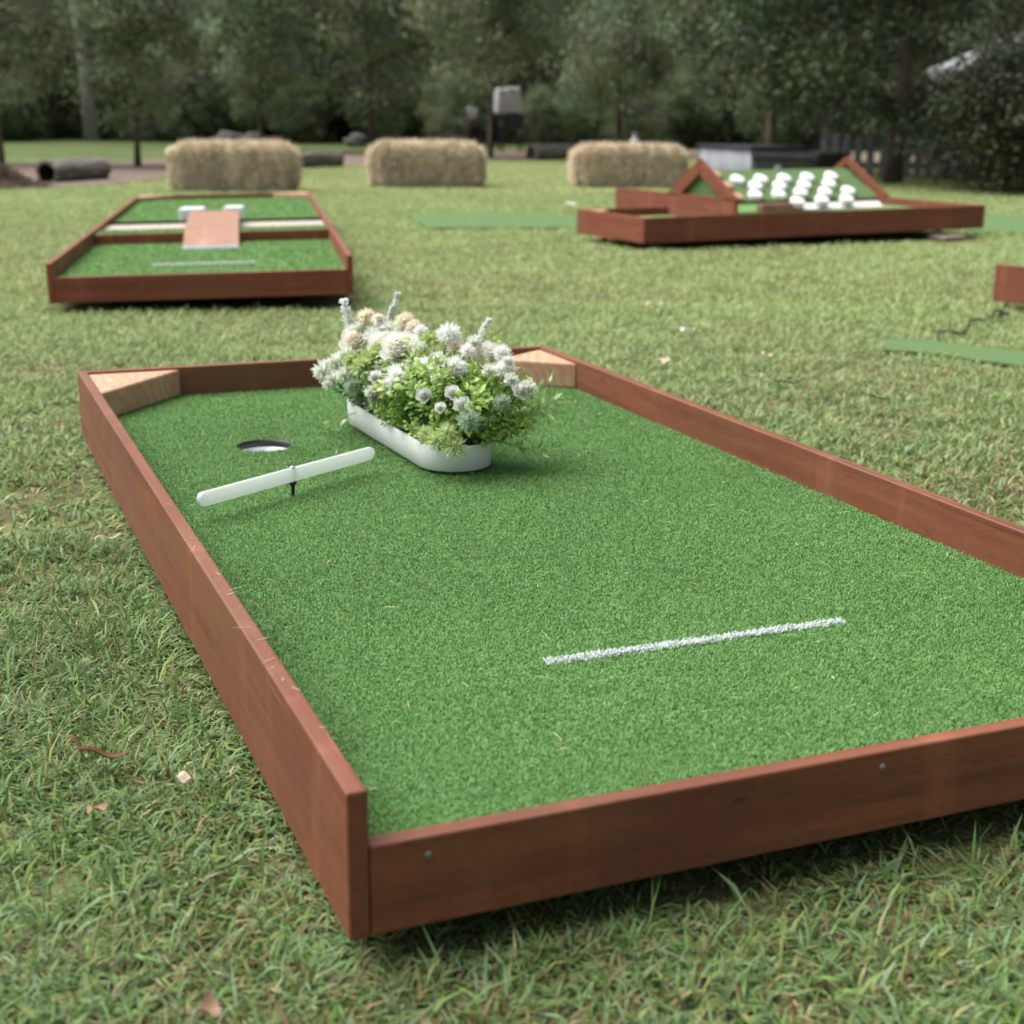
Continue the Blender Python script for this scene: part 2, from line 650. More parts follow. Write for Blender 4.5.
SUN_AZ, SUN_EL = rad(-74), rad(60)          # ahead and to the left (azimuth from +Y, clockwise positive)
sd = Vector((math.sin(SUN_AZ) * math.cos(SUN_EL), math.cos(SUN_AZ) * math.cos(SUN_EL), math.sin(SUN_EL)))
sun = bpy.data.lights.new('sun', 'SUN')
sun.energy = 2.7
sun.angle = rad(68)
sun.color = (1, .975, .94)
so = link(bpy.data.objects.new('sun', sun))
so.rotation_euler = (-sd).to_track_quat('-Z', 'Y').to_euler()
w = bpy.data.worlds.new('World')
SC.world = w
w.use_nodes = True
nt = w.node_tree
bg = nt.nodes['Background']
sky = nt.nodes.new('ShaderNodeTexSky')
sky.sky_type = 'NISHITA'
sky.sun_disc = False
sky.sun_elevation = SUN_EL
sky.sun_rotation = SUN_AZ
sky.air_density = 1.0
sky.dust_density = 4.0
sky.ozone_density = 1.0
hs = nt.nodes.new('ShaderNodeHueSaturation')
hs.inputs['Saturation'].default_value = .35      # cloud-veiled sky
nt.links.new(sky.outputs[0], hs.inputs['Color'])
nt.links.new(hs.outputs[0], bg.inputs['Color'])
bg.inputs['Strength'].default_value = .062

# ------------------------------------------------------------------ ground
g = obj('ground', mesh_np('ground', [(-220, -120, 0), (220, -120, 0), (220, 320, 0), (-220, 320, 0)], [np.array([[0, 1, 2, 3]])]), M['ground'])
tag(g, kind='structure')


def sheet(name, pts, z, mat):
    me = bpy.data.meshes.new(name)
    bm = bmesh.new()
    bm.faces.new([bm.verts.new((x, y, z)) for x, y in pts])
    bmesh.ops.triangulate(bm, faces=bm.faces)
    bm.to_mesh(me)
    bm.free()
    o = obj(name, me, M[mat])
    tag(o, kind='structure')
    return o


near_edge = [(-16, 9.5), (-9, 11.2), tuple(at(-30, 192)[:2]), tuple(at(35, 190)[:2]), tuple(at(100, 186)[:2]), tuple(at(150, 181)[:2]), tuple(at(300, 168)[:2]),
             tuple(at(380, 164)[:2]), tuple(at(450, 162)[:2]), tuple(at(560, 159)[:2]), tuple(at(690, 158)[:2]), (8, 22.5), (16, 24)]
far_edge = [(16, 30), (8, 29), tuple(at(690, 151)[:2]), tuple(at(560, 150)[:2]), tuple(at(450, 151.5)[:2]), tuple(at(300, 155)[:2]), tuple(at(150, 160)[:2]), tuple(at(60, 163)[:2]), tuple(at(0, 163)[:2]), (-12, 17), (-18, 16)]
wob = lambda P: [(x + random.uniform(-.12, .12), y + random.uniform(-.2, .2)) for x, y in P]
MULCH = wob(near_edge) + wob(far_edge)
sheet('mulch_bed', MULCH, .008, 'mulch')
sheet('grass_strip', [(-40, 16.8)] + [(x, y - .3) for x, y in far_edge[::-1]] + [(40, 33), (40, 44), (-40, 44)], .004, 'strip')
sheet('forest_floor', [(-60, 37), (-20, 36), (-5, 38), (6, 36), (20, 33), (60, 30), (60, 120), (-60, 120)], .012, 'floor')

# ------------------------------------------------------------------ the near putting board
CX, CY, YAW = -.13549, 1.08026, .38914
W_, L_, T_ = 1.0944, 2.1191, .019
HS, HF, HT = .14, .0864, .0745                     # side rail, front rail, turf backing
cyaw, syaw = math.cos(YAW), math.sin(YAW)


def to_uv(x, y):
    dx, dy = x - CX, y - CY
    return dx * cyaw + dy * syaw, -dx * syaw + dy * cyaw


board = empty('putting_board', (CX, CY, BB), (0, 0, YAW))
tag(board, 'large low timber putting board with flower trough, green turf and red brown rails', 'mini golf board')
rail(board, 'side_rail', T_, 0, T_, L_, 0, HS, T_, 0)
rail(board, 'side_rail', W_, 0, W_, L_, 0, HS, T_, 0)
rail(board, 'front_rail', T_ + .0006, .001, W_ - T_ - .0006, .001, 0, HF, T_, 0, label='lower front rail with darker face')
rail(board, 'back_rail', T_ + .0006, L_ - T_, W_ - T_ - .0006, L_ - T_, 0, HS - .001, T_, 0)
HOLE = (.281, 1.563)
HR = .054


def plate_with_hole(name, u0, u1, v0, v1, z0, z1, hole, r, n=64):
    """slab with a round hole: rays from the hole's rim to the slab's edge"""
    hu, hv = hole
    pts = []
    for k in range(n):
        a = 2 * math.pi * k / n
        dx, dy = math.cos(a), math.sin(a)
        tx = ((u1 - hu) / dx if dx > 0 else (u0 - hu) / dx) if abs(dx) > 1e-9 else 1e9
        ty = ((v1 - hv) / dy if dy > 0 else (v0 - hv) / dy) if abs(dy) > 1e-9 else 1e9
        t = min(tx, ty)
        pts.append([hu + dx * t, hv + dy * t])
    for c in ((u0, v0), (u1, v0), (u1, v1), (u0, v1)):
        k = min(range(n), key=lambda k: (pts[k][0] - c[0]) ** 2 + (pts[k][1] - c[1]) ** 2)
        pts[k] = list(c)
    bm = bmesh.new()
    ring = lambda z, P: [bm.verts.new((x, y, z)) for x, y in P]
    inn = [(hu + r * math.cos(2 * math.pi * k / n), hv + r * math.sin(2 * math.pi * k / n)) for k in range(n)]
    a, b, c, d = ring(z1, pts), ring(z1, inn), ring(z0, pts), ring(z0, inn)
    for k in range(n):
        j = (k + 1) % n
        bm.faces.new((a[k], a[j], b[j], b[k]))
        bm.faces.new((c[j], c[k], d[k], d[j]))
        bm.faces.new((b[k], b[j], d[j], d[k]))
        bm.faces.new((a[j], a[k], c[k], c[j]))
    return bm_mesh(name, bm)


obj('base_panel', plate_with_hole('base_panel', T_ + .001, W_ - T_ - .001, T_ + .002, L_ - T_ - .001, .052, HT - .004, HOLE, HR), M['ply'], board)
# turf: backing sheet plus individual fibres
tb = plate_with_hole('turf_back', T_ + .001, W_ - T_ - .001, T_ + .002, L_ - T_ - .001, HT - .0038, HT, HOLE, HR - .001)
obj('turf_backing', tb, M['turf_base'], board)


TURF = [(.140, .285, .082), (.122, .255, .072), (.160, .312, .096), (.21, .36, .14), (.22, .27, .11)]
TURFW = [4, 3, 3, .45, .25]


def line_mask(u, v):
    """white painted start line, in board coordinates"""
    p0, p1 = np.array([.337, .3575]), np.array([.741, .353])
    d = p1 - p0
    L = np.linalg.norm(d)
    d = d / L
    s = (u - p0[0]) * d[0] + (v - p0[1]) * d[1]
    q = -(u - p0[0]) * d[1] + (v - p0[1]) * d[0]
    return (s > 0) & (s < L) & (np.abs(q) < .0064)


CORNERS = [((T_, L_ - T_), (T_, 1.862 + .01), (.216, L_ - T_)), ((W_ - T_, L_ - T_), (.925, L_ - T_ - .10), (W_ - T_, 1.885))]
nb = 560000
u = RS.uniform(T_ + .002, W_ - T_ - .002, nb)
v = RS.uniform(T_ + .002, L_ - T_ - .002, nb)
# thin the far half, where fibres fall below a pixel
keep = (np.hypot(u - HOLE[0], v - HOLE[1]) > HR) & (RS.rand(nb) < np.clip(1.25 - .28 * v, .6, 1))
u, v = u[keep], v[keep]
n = len(u)
lo = vnoise(u, v, 3.0, 3) * .6 + vnoise(u, v, 14, 4) * .4
col = pick(TURF, TURFW, n, .08)
col *= (.86 + .28 * lo)[:, None]
msk = line_mask(u + RS.normal(0, .0012, n), v + RS.normal(0, .0012, n))
az = RS.uniform(0, 2 * math.pi, n)
ln = np.abs(RS.normal(.5, .5, n)).clip(.05, 1.3)
ll = RS.uniform(.004, .0070, n)
ww = RS.uniform(.0008, .0013, n)
base = np.stack([u, v, np.full(n, HT)], 1)
S = Soup()
k = ~msk
blade_set(S, base[k], az[k], ln[k], ll[k], ww[k], col[k], .7)
obj('turf', S.mesh('turf'), M['turf_blade'], board)
S = Soup()
S2 = Soup()
uu = RS.uniform(.337, .741, 9000)
vv = RS.uniform(.34, .372, 9000)
mk = line_mask(uu + RS.normal(0, .0012, 9000), vv + RS.normal(0, .0012, 9000))
uu, vv = uu[mk], vv[mk]
n2 = len(uu)
blade_set(S, np.stack([uu, vv, np.full(n2, HT)], 1), RS.uniform(0, 6.3, n2), np.abs(RS.normal(.5, .4, n2)), RS.uniform(.0055, .009, n2), RS.uniform(.001, .0018, n2),
          pick([(.68, .72, .72), (.56, .63, .60), (.28, .44, .24)], [6, 2.4, 1.3], n2, .06), .7)
obj('start_line', S.mesh('start_line'), M['turf_blade'], board)
# cup let into the hole
obj('hole_cup', lathe_mesh('hole_cup', [(0, .0), (.050, .0), (.0515, .004), (.0522, .056), (.0532, .056), (.0532, -.002), (0, -.002)], 48), M['cup'], board, (HOLE[0], HOLE[1], .004))
obj('hole_shade_ring', lathe_mesh('hole_shade_ring', [(.0538, HT - .0143), (.0522, HT - .0143), (.0524, HT - .0005), (.0538, HT - .0005)], 48), M['black'], board, (HOLE[0], HOLE[1], 0))  # black ring puts the shade of the gap above the cup into colour
# corner blocks, grain across
for (a, b, c) in CORNERS:
    o_ = Vector(a)
    pts = [Vector(p) - o_ for p in (a, b, c)]
    sgn = 1 if pts[2].x > 0 and abs(pts[2].y) < .01 else -1
    e = .0012
    P3 = []
    ctr = (pts[0] + pts[1] + pts[2]) / 3
    for q in pts:
        P3.append(tuple(q + (ctr - q).normalized() * e))
    me = prism_mesh('corner_block', P3, 0, HS - HT - .007, .0055, 3)
    obj('corner_block', me, M['pine'], board, (a[0], a[1], HT + .001), label='pale bare timber corner block')
# screws seen on the front rail
scr = lathe_mesh('screw_head', [(0, .0012), (.0022, .0010), (.0034, .0), (.0034, -.002), (0, -.002)][::-1], 16)
for px, py in ((429, 855), (883, 767)):
    d = ray(px, py)
    # front face plane v=0
    nrm = Vector((math.sin(YAW), -math.cos(YAW), 0))
    t = (Vector((CX, CY, 0)) - Vector((0, 0, H))).dot(nrm) / d.dot(nrm)
    p = Vector((0, 0, H)) + d * t
    uu_, _ = to_uv(p.x, p.y)
    obj('screw_head', scr, M['greypaint'], board, (uu_, .0005, p.z - BB), (rad(90), 0, 0))
# adjustable feet under it
foot_me = lathe_mesh('foot', [(0, 0), (.032, 0), (.034, .004), (.020, .010), (.007, .014), (.007, .1), (0, .1)], 20)
for uu_, vv_ in ((.2, .2), (W_ - .2, .2), (.2, L_ - .2), (W_ - .2, L_ - .2)):
    obj('foot', foot_me, M['blackplastic'], board, (uu_, vv_, -BB + .003))

# dry bits that lie on the turf and on the left rail
S = Soup()
nbits = 240
bu, bv = RS.uniform(.05, W_ - .05, nbits), RS.uniform(.05, L_ - .1, nbits)
bx, by = CX + bu * cyaw - bv * syaw, CY + bu * syaw + bv * cyaw
blade_set(S, np.stack([bx, by, np.full(nbits, BB + HT + .0095)], 1), RS.uniform(0, 6.3, nbits), RS.uniform(1.35, 1.6, nbits), RS.uniform(.005, .026, nbits), RS.uniform(.0007, .0014, nbits),
          pick([(.42, .34, .19), (.55, .48, .32), (.24, .16, .08)], [3, 2, 1], nbits, .2), .1)
nl = 14
bv = RS.uniform(.1, 1.1, nl)
bu = RS.uniform(.004, .015, nl)
bx, by = CX + bu * cyaw - bv * syaw, CY + bu * syaw + bv * cyaw
blade_set(S, np.stack([bx, by, np.full(nl, BB + HS + .001)], 1), RS.uniform(0, 6.3, nl), RS.uniform(1.4, 1.55, nl), RS.uniform(.008, .028, nl), RS.uniform(.0006, .001, nl),
          jit((.55, .45, .32), nl), .05)
o = obj('straw_bits', S.mesh('straw_bits'), M['straw'])
tag(o, 'tiny dry straw bits scattered over the putting turf', 'straw', kind='stuff')

# ------------------------------------------------------------------ bar obstacle on its pin
ZT = BB + HT + .007
pp = at(292, 492, ZT)
BZ = ZT + .030
b0, b1 = at(203.5, 499, BZ), at(369, 453.5, BZ)
bar = empty('bar_obstacle', (pp.x, pp.y, ZT - .004))
tag(bar, 'frosted white acrylic bar on a black pin beside the hole', 'bar obstacle')
ctr = (b0 + b1) / 2
dirv = (b1 - b0)
Lb = dirv.length
R_ = .0114
BT = .009                                            # the bar is a flat strip on edge, rounded at both ends
pr_ = []
for k in range(13):
    a_ = math.pi / 2 + math.pi * k / 12
    pr_.append((R_ * math.cos(a_), R_ * math.sin(a_)))
for k in range(13):
    a_ = -math.pi / 2 + math.pi * k / 12
    pr_.append((Lb + R_ * math.cos(a_), R_ * math.sin(a_)))
me = prism_mesh('acrylic_bar', pr_, -BT / 2, BT / 2, .0022, 2)
me.transform(Matrix.Rotation(rad(90), 4, 'X'))
obj('acrylic_bar', me, M['acrylic'], bar, tuple(b0 - bar.location), (0, -math.atan2(dirv.z, math.hypot(dirv.x, dirv.y)), math.atan2(dirv.y, dirv.x)))
t_ = max(0, min(1, (pp - b0).dot(dirv) / dirv.length_squared))
cr = b0 + dirv * t_ - bar.location
obj('pin', lathe_mesh('pin', [(0, -.02), (.0022, -.02), (.0028, 0), (.0034, cr.z - R_ - .008), (.0062, cr.z - R_ - .005), (.0062, cr.z - R_ - .0005), (.0016, cr.z - R_), (.0016, cr.z + R_ + .001), (0, cr.z + R_ + .001)], 16), M['black'], bar, (cr.x, cr.y, 0))
obj('screw_head', lathe_mesh('screw_top', [(0, 0), (.0042, 0), (.0042, .0012), (.003, .0022), (0, .0022)], 16), M['steel'], bar, (cr.x, cr.y, cr.z + R_ + .0004))

# ------------------------------------------------------------------ flower trough
TU, TV = .5575, 1.278
tl = Vector((CX + TU * cyaw - TV * syaw, CY + TU * syaw + TV * cyaw, BB + HT + .0075))
TYAW = YAW + rad(92.7)                              # trough axis (local +X) runs away along the board
TLEN, TR, TH = .378, .067, .046
trough = empty('flower_trough', tl, (0, 0, TYAW))
tag(trough, 'white rounded trough full of white flowers and greenery on the putting turf', 'flower arrangement')


def stadium(r, L, n=20):
    P = []
    for k in range(n + 1):
        a = math.pi / 2 + math.pi * k / n
        P.append((r * math.cos(a), r * math.sin(a)))
    for k in range(n + 1):
        a = -math.pi / 2 + math.pi * k / n
        P.append((L + r * math.cos(a), r * math.sin(a)))
    return P


bm = bmesh.new()
prof = [(TR - .004, 0), (TR - .001, .0015), (TR + .001, TH - .002), (TR + .0005, TH), (TR - .003, TH), (TR - .004, TH - .003), (TR - .006, .008)]
rings = [[bm.verts.new((x, y, z)) for x, y in stadium(r, TLEN)] for r, z in prof]
for a, b in zip(rings, rings[1:]):
    m_ = len(a)
    for k in range(m_):
        bm.faces.new((a[k], a[(k + 1) % m_], b[(k + 1) % m_], b[k]))
bm.faces.new(rings[0][::-1])
bm.faces.new(rings[-1])
me = bm_mesh('trough', bm, False)
for p in me.polygons:
    p.use_smooth = abs(p.normal.z) < .5
obj('trough', me, M['white_paint'], trough)
bm = bmesh.new()
sp = stadium(TR - .0062, TLEN)
cv = [bm.verts.new((TLEN * .5, 0, TH - .006))]
rv = [bm.verts.new((x, y, TH - .010)) for x, y in sp]
for k in range(len(rv)):
    bm.faces.new((cv[0], rv[k], rv[(k + 1) % len(rv)]))
obj('soil', bm_mesh('soil', bm), M['soil'], trough)
Tinv = Matrix.Translation(tl) @ Matrix.Rotation(TYAW, 4, 'Z')
Tinv = Tinv.inverted()


def t_local(px, py, x_along):
    """a point on the pixel's ray whose distance along the trough is about x_along (trough coordinates)"""
    c = Vector((0, 0, H))
    d = ray(px, py)
    axis = Vector((math.cos(TYAW), math.sin(TYAW), 0))
    t = (tl + axis * x_along - c).dot(axis) / d.dot(axis)
    # rays run nearly along the axis plane: use depth instead
    y = (tl + axis * x_along).y
    return Tinv @ at_y(px, py, y)


rsF = np.random.RandomState(21)


def spray_leafy(seed, h, nl, ll, lw, pal, wts, spread=.5, droop=.1):
    """a stem with pairs of small leaves, along +Z"""
    rs = np.random.RandomState(seed)
    S = Soup()
    bendx, bendy = rs.uniform(-.25, .25, 2) * h
    P = lambda t: np.array([bendx * t * t, bendy * t * t, h * t])
    tube(S, [P(t) for t in (0, .35, .7, 1)], [.0016, .0013, .001, .0006], 5, np.array(pal[0]) * .8)
    for br in range(3):
        pass
    t = rs.uniform(.25, 1, nl)
    t[:4] = 1
    b = np.array([P(x) for x in t])
    az = np.arange(nl) * 2.4 + rs.uniform(-.4, .4, nl)
    lift = rs.uniform(.15, .9, nl)
    d = np.stack([np.cos(az) * (1 - lift * .4), np.sin(az) * (1 - lift * .4), lift], 1)
    off = rs.uniform(0, spread * .035, nl)[:, None] * unit(d)
    up = np.tile(np.array([0, 0, 1.]), (nl, 1)) + rs.normal(0, .25, (nl, 3))
    leaf_set(S, b + off, d, up, rs.uniform(.75, 1.2, nl) * ll, rs.uniform(.8, 1.15, nl) * lw, pick(pal, wts, nl, .16, rs), .2, droop)
    return S.mesh('spray')


BRIGHT = [(.29, .45, .085), (.21, .37, .065), (.40, .54, .15), (.48, .60, .23), (.12, .24, .045)]
BW = [4, 3, 3, 1.2, 1]
GREY = [(.29, .39, .28), (.20, .30, .20), (.40, .48, .38), (.50, .57, .48)]
GW = [3, 3, 2, 1]
PALE = [(.42, .50, .20), (.55, .60, .34), (.30, .42, .12)]
MINT = [(.42, .56, .47), (.30, .44, .36), (.55, .64, .56)]
sprays = {
    'bright': [spray_leafy(300 + i, .095 + .012 * (i % 3), 54, .0175, .0090, BRIGHT, BW, .8) for i in range(4)],
    'dark': [spray_leafy(320 + i, .09, 30, .025, .0145, [(.05, .12, .025), (.09, .18, .035), (.14, .24, .06)], [3, 3, 1]) for i in range(2)],
    'grey': [spray_leafy(340 + i, .105, 40, .019, .0105, GREY, GW, .7) for i in range(3)],
    'pale': [spray_leafy(360 + i, .11, 40, .022, .0085, PALE, [2, 1, 2]) for i in range(2)],
    'mint': [spray_leafy(380 + i, .10, 70, .011, .006, MINT, [2, 2, 1], 1.0) for i in range(2)],
    'wisp': [spray_leafy(400 + i, .15, 20, .022, .008, [(.36, .47, .17), (.46, .55, .30), (.25, .36, .10)], [2, 1, 2], .6) for i in range(3)],
}


def needle_ball(seed, r, n, l, w, pal, wts, squash=.8, stem=.06, core=None):
    rs = np.random.RandomState(seed)
    S = Soup()
    d = rand_dirs(n, rs)
    d[:, 2] = np.abs(d[:, 2]) * 1.15 - .22
    d = unit(d)
    b = d * r * rs.uniform(.2, .75, (n, 1)) * np.array([1, 1, squash])
    b[:, 2] += stem
    leaf_set(S, b, d + rs.normal(0, .18, (n, 3)), rand_dirs(n, rs), rs.uniform(.7, 1.2, n) * l, np.full(n, w), pick(pal, wts, n, .1, rs), .1, .03)
    tube(S, [(0, 0, 0), (0, 0, stem)], [.0015, .0015], 5, (.15, .25, .08))
    return S.mesh('needle_ball')


def petal(S, rs, ang, tilt, r0, ln, wd, cup, C, z):
    nu, nv = 5, 5
    V = []
    for i in range(nu):
        t = i / (nu - 1)
        for j in range(nv):
            s = j / (nv - 1) * 2 - 1
            wid = wd * (math.sin(math.pi * (.18 + .70 * t)) ** .6)
            x = s * wid
            out = r0 + ln * t * math.sin(tilt) + cup * (s * s) * -ln * .5 * math.cos(tilt) + .12 * ln * t * t * t
            zz = z + ln * t * math.cos(tilt) + rs.normal(0, .0006) - (t > .9) * .0015 * abs(s)
            V.append((out * math.cos(ang) - x * math.sin(ang), out * math.sin(ang) + x * math.cos(ang), zz))
    Q = [(i * nv + j, i * nv + j + 1, (i + 1) * nv + j + 1, (i + 1) * nv + j) for i in range(nu - 1) for j in range(nv - 1)]
    S.add(V, None, Q, C)


def rose(seed, r, c_in, c_out):
    rs = np.random.RandomState(seed)
    S = Soup()
    k = 38
    for i in range(k):
        f = i / (k - 1)
        C = np.array(c_in) * (1 - f) + np.array(c_out) * f
        petal(S, rs, i * 2.4 + rs.uniform(-.2, .2), .02 + .95 * f ** 1.6, r * (.05 + .50 * f), r * (.80 - .05 * f), r * (.20 + .36 * f), .75 * (1 - .5 * f), C * rs.uniform(.94, 1.03), .05 + r * (.12 - .32 * f))
    bz = .05 - r * .25
    tube(S, [(0, 0, bz + r * k_) for k_ in (0, .25, .5, .78, .98, 1.06)], [r * .34, r * .46, r * .47, r * .40, r * .22, r * .04], 12, np.array(c_in))
    tube(S, [(0, 0, 0), (0, 0, .05)], [.002, .002], 6, (.16, .26, .08))
    return S.mesh('rose', True)


def astilbe(seed, h, r, pal, wts):
    """tapering fluffy plume"""
    rs = np.random.RandomState(seed)
    S = Soup()
    n = 440
    t = rs.rand(n) ** .9
    bend = rs.uniform(-.12, .12, 2)
    ax = np.stack([bend[0] * h * t * t, bend[1] * h * t * t, .03 + h * t], 1)
    az = rs.uniform(0, 6.3, n)
    d = np.stack([np.cos(az), np.sin(az), rs.uniform(.1, 1.0, n)], 1)
    rr = r * (1 - t * .85) * rs.uniform(.05, 1, n) ** .6 * (.75 + .35 * np.sin(t * 38 + az * 2))
    b = ax + unit(d) * rr[:, None] * np.array([1, 1, .6])
    leaf_set(S, b, d, rand_dirs(n, rs), rs.uniform(.004, .0105, n), rs.uniform(.0022, .0045, n), pick(pal, wts, n, .08, rs), .25)
    tube(S, [(0, 0, 0), (0, 0, .03), (bend[0] * h * .3, bend[1] * h * .3, .03 + h * .6), (bend[0] * h, bend[1] * h, .03 + h)], [.0016, .0015, .001, .0005], 5, (.30, .38, .24))
    return S.mesh('astilbe')


WHITE = [(.88, .89, .87), (.82, .84, .81), (.90, .90, .87)]
fl = {
    'rose_big': rose(501, .034, (.90, .885, .76), (.90, .895, .86)),
    'rose_cream': rose(502, .030, (.89, .83, .70), (.90, .885, .83)),
    'bud': rose(503, .0135, (.84, .84, .78), (.86, .86, .84)),
    'thistle': needle_ball(504, .0145, 420, .0125, .0017, WHITE, [2, 1, 2]),
    'thistle_long': needle_ball(505, .0125, 420, .0175, .0016, WHITE, [2, 1, 2], 1.1),
    'peach': needle_ball(506, .0145, 360, .0105, .0022, [(.86, .75, .62), (.88, .82, .72), (.82, .79, .58)], [2, 2, .7]),
    'green_mum': needle_ball(507, .018, 400, .0135, .0032, [(.50, .60, .24), (.62, .70, .40), (.38, .50, .16)], [2, 1.5, 1]),
    'white_star': needle_ball(508, .012, 130, .0150, .0048, [(.80, .83, .76), (.70, .76, .58), (.84, .85, .82)], [2, 1, 1.4]),
    'succulent': needle_ball(509, .0155, 420, .0115, .0018, [(.46, .58, .44), (.56, .66, .54), (.36, .50, .36)], [2, 1, 1]),
    'plume': astilbe(510, .075, .0125, [(.84, .86, .84), (.78, .82, .79), (.87, .87, .85)], [2, 1, 1]),
    'plume_thin': astilbe(511, .085, .0065, [(.76, .81, .77), (.82, .85, .82), (.64, .72, .66)], [2, 1, 1]),
    'pinkish': needle_ball(512, .013, 120, .012, .0026, [(.55, .42, .38), (.62, .52, .46), (.40, .34, .28)], [2, 1, 1]),
    'spiky_tuft': needle_ball(513, .011, 200, .0165, .0020, [(.50, .62, .20), (.66, .74, .42), (.74, .78, .66)], [2, 1, 1], 1.0, .03),
}
HEADZ = {'rose_big': .052, 'rose_cream': .052, 'bud': .05, 'plume': .07, 'plume_thin': .07}
NAMES = {'rose_big': 'rose', 'rose_cream': 'rose', 'bud': 'rosebud', 'thistle': 'thistle_flower', 'thistle_long': 'thistle_flower', 'peach': 'peach_flower', 'green_mum': 'green_flower',
         'white_star': 'star_flower', 'succulent': 'feathery_foliage', 'plume': 'plume_flower', 'plume_thin': 'plume_flower', 'pinkish': 'pink_flower', 'spiky_tuft': 'grassy_tuft'}


def put_flower(kind, px, py, xa, tilt=None, sc=1.0, aim=None):
    head = t_local(px, py, xa - .085)
    root = Vector((min(max(xa, .0), TLEN), 0, .02))
    if aim is None:
        d = (head - root)
        d.z = abs(d.z) + .05
    else:
        d = Vector(aim)
    d.normalize()
    # roses and balls look up and a little toward the viewer
    view = (Tinv.to_3x3() @ Vector((0, -1, .25))).normalized()
    if kind in ('rose_big', 'rose_cream', 'bud', 'thistle', 'white_star', 'succulent') and aim is None:
        d = (d + view * .8).normalized()
    hz = HEADZ.get(kind, .06) * sc
    o = obj(NAMES[kind], fl[kind], M['petal'], trough, tuple(head - d * hz), d.to_track_quat('Z', 'Y').to_euler())
    o.scale = (sc, sc, sc)
    return o


for spec in [
    ('rose_big', 399, 350, .20, 1.0), ('rose_cream', 355, 342, .36, .95), ('rose_big', 382, 345, .30, .8), ('rose_big', 487, 357, .14, .8),
    ('bud', 424, 396, .02, 1.0), ('bud', 452, 393, .0, .95), ('bud', 461.5, 405, -.03, 1.05), ('bud', 520, 391, .02, 1.15), ('bud', 440, 408, -.03, .7),
    ('thistle', 427, 367, .10, 1.05), ('thistle', 455, 368, .06, 1.15), ('thistle_long', 448, 336, .17, 1.1), ('thistle', 502, 354, .10, .95), ('thistle_long', 504, 371, .06, .95),
    ('thistle_long', 398, 378, .12, 1.15), ('thistle', 421, 332, .26, .8), ('thistle', 468, 352, .12, .8),
    ('peach', 366, 318, .38, 1.15), ('peach', 378, 321, .36, .9), ('peach', 405, 322, .32, 1.15), ('peach', 414, 327, .29, .9), ('peach', 456, 348, .16, 1.0), ('peach', 466, 350, .15, .8),
    ('green_mum', 366, 366, .26, 1.25), ('green_mum', 378, 354, .27, .9), ('green_mum', 430, 340, .22, .8),
    ('white_star', 325, 371, .34, 1.2), ('white_star', 334, 379, .32, 1.0), ('white_star', 345, 375, .30, .9), ('white_star', 374, 336, .34, 1.0), ('white_star', 390, 330, .34, 1.0), ('white_star', 411, 338, .28, .9),
    ('white_star', 529, 388, .02, .8), ('white_star', 396, 338, .30, .8), ('white_star', 372, 392, .2, .7),
    ('white_star', 352, 332, .38, .8), ('white_star', 361, 329, .37, .9), ('thistle', 383, 330, .34, .7), ('white_star', 400, 331, .33, .8), ('thistle', 412, 350, .2, .7), ('white_star', 421, 349, .2, .8),
    ('white_star', 346, 355, .33, .9), ('white_star', 336, 362, .34, .9), ('green_mum', 391, 366, .2, .8), ('white_star', 438, 360, .12, .8), ('white_star', 474, 343, .14, .7), ('thistle', 437, 378, .07, .65),
    ('bud', 410, 372, .12, .9), ('bud', 508, 362, .05, .8), ('white_star', 490, 371, .06, .7), ('white_star', 512, 380, .03, .7), ('green_mum', 352, 360, .3, .8), ('white_star', 329, 384, .31, .7), ('bud', 375, 377, .2, .9),
    ('succulent', 469, 421, -.05, 1.1), ('succulent', 502, 403, .02, .9), ('succulent', 352, 386, .28, .8), ('succulent', 375, 398, .2, .7),
    ('pinkish', 386, 389, .18, 1.0), ('pinkish', 433, 356, .15, .8), ('pinkish', 378, 386, .2, .7),
    ('spiky_tuft', 432, 433, -.05, 1.0), ('spiky_tuft', 454, 440, -.07, 1.05), ('spiky_tuft', 420, 425, -.01, .8), ('spiky_tuft', 445, 425, -.06, .9),
]:
    put_flower(spec[0], spec[1], spec[2], spec[3], sc=spec[4])
rt = Tinv.to_3x3()
put_flower('plume', 347, 318, .40, sc=1.0, aim=rt @ Vector((-.30, .1, .9)))
put_flower('plume', 483, 331, .14, sc=.72, aim=rt @ Vector((.45, 0, .8)))
put_flower('plume_thin', 392, 311, .36, sc=.8, aim=rt @ Vector((.22, .1, .95)))
put_flower('plume', 389, 318, .36, sc=.6, aim=rt @ Vector((.1, .1, .95)))
put_flower('plume', 378, 330, .34, sc=.75, aim=rt @ Vector((-.1, .0, .95)))

# greenery: stems rise from the trough's soil, fan out and hang over the rim
cnt = 0


def put_spray(kind, root, d, sc, name='foliage_spray'):
    global cnt
    cnt += 1
    me = sprays[kind][cnt % len(sprays[kind])]
    d = Vector(d).normalized()
    q = d.to_track_quat('Z', 'Y') @ Quaternion((0, 0, 1), rsF.uniform(0, 6.28))
    o = obj(name, me, M['leaf'], trough, root, q.to_euler())
    o.scale = (sc, sc, sc)


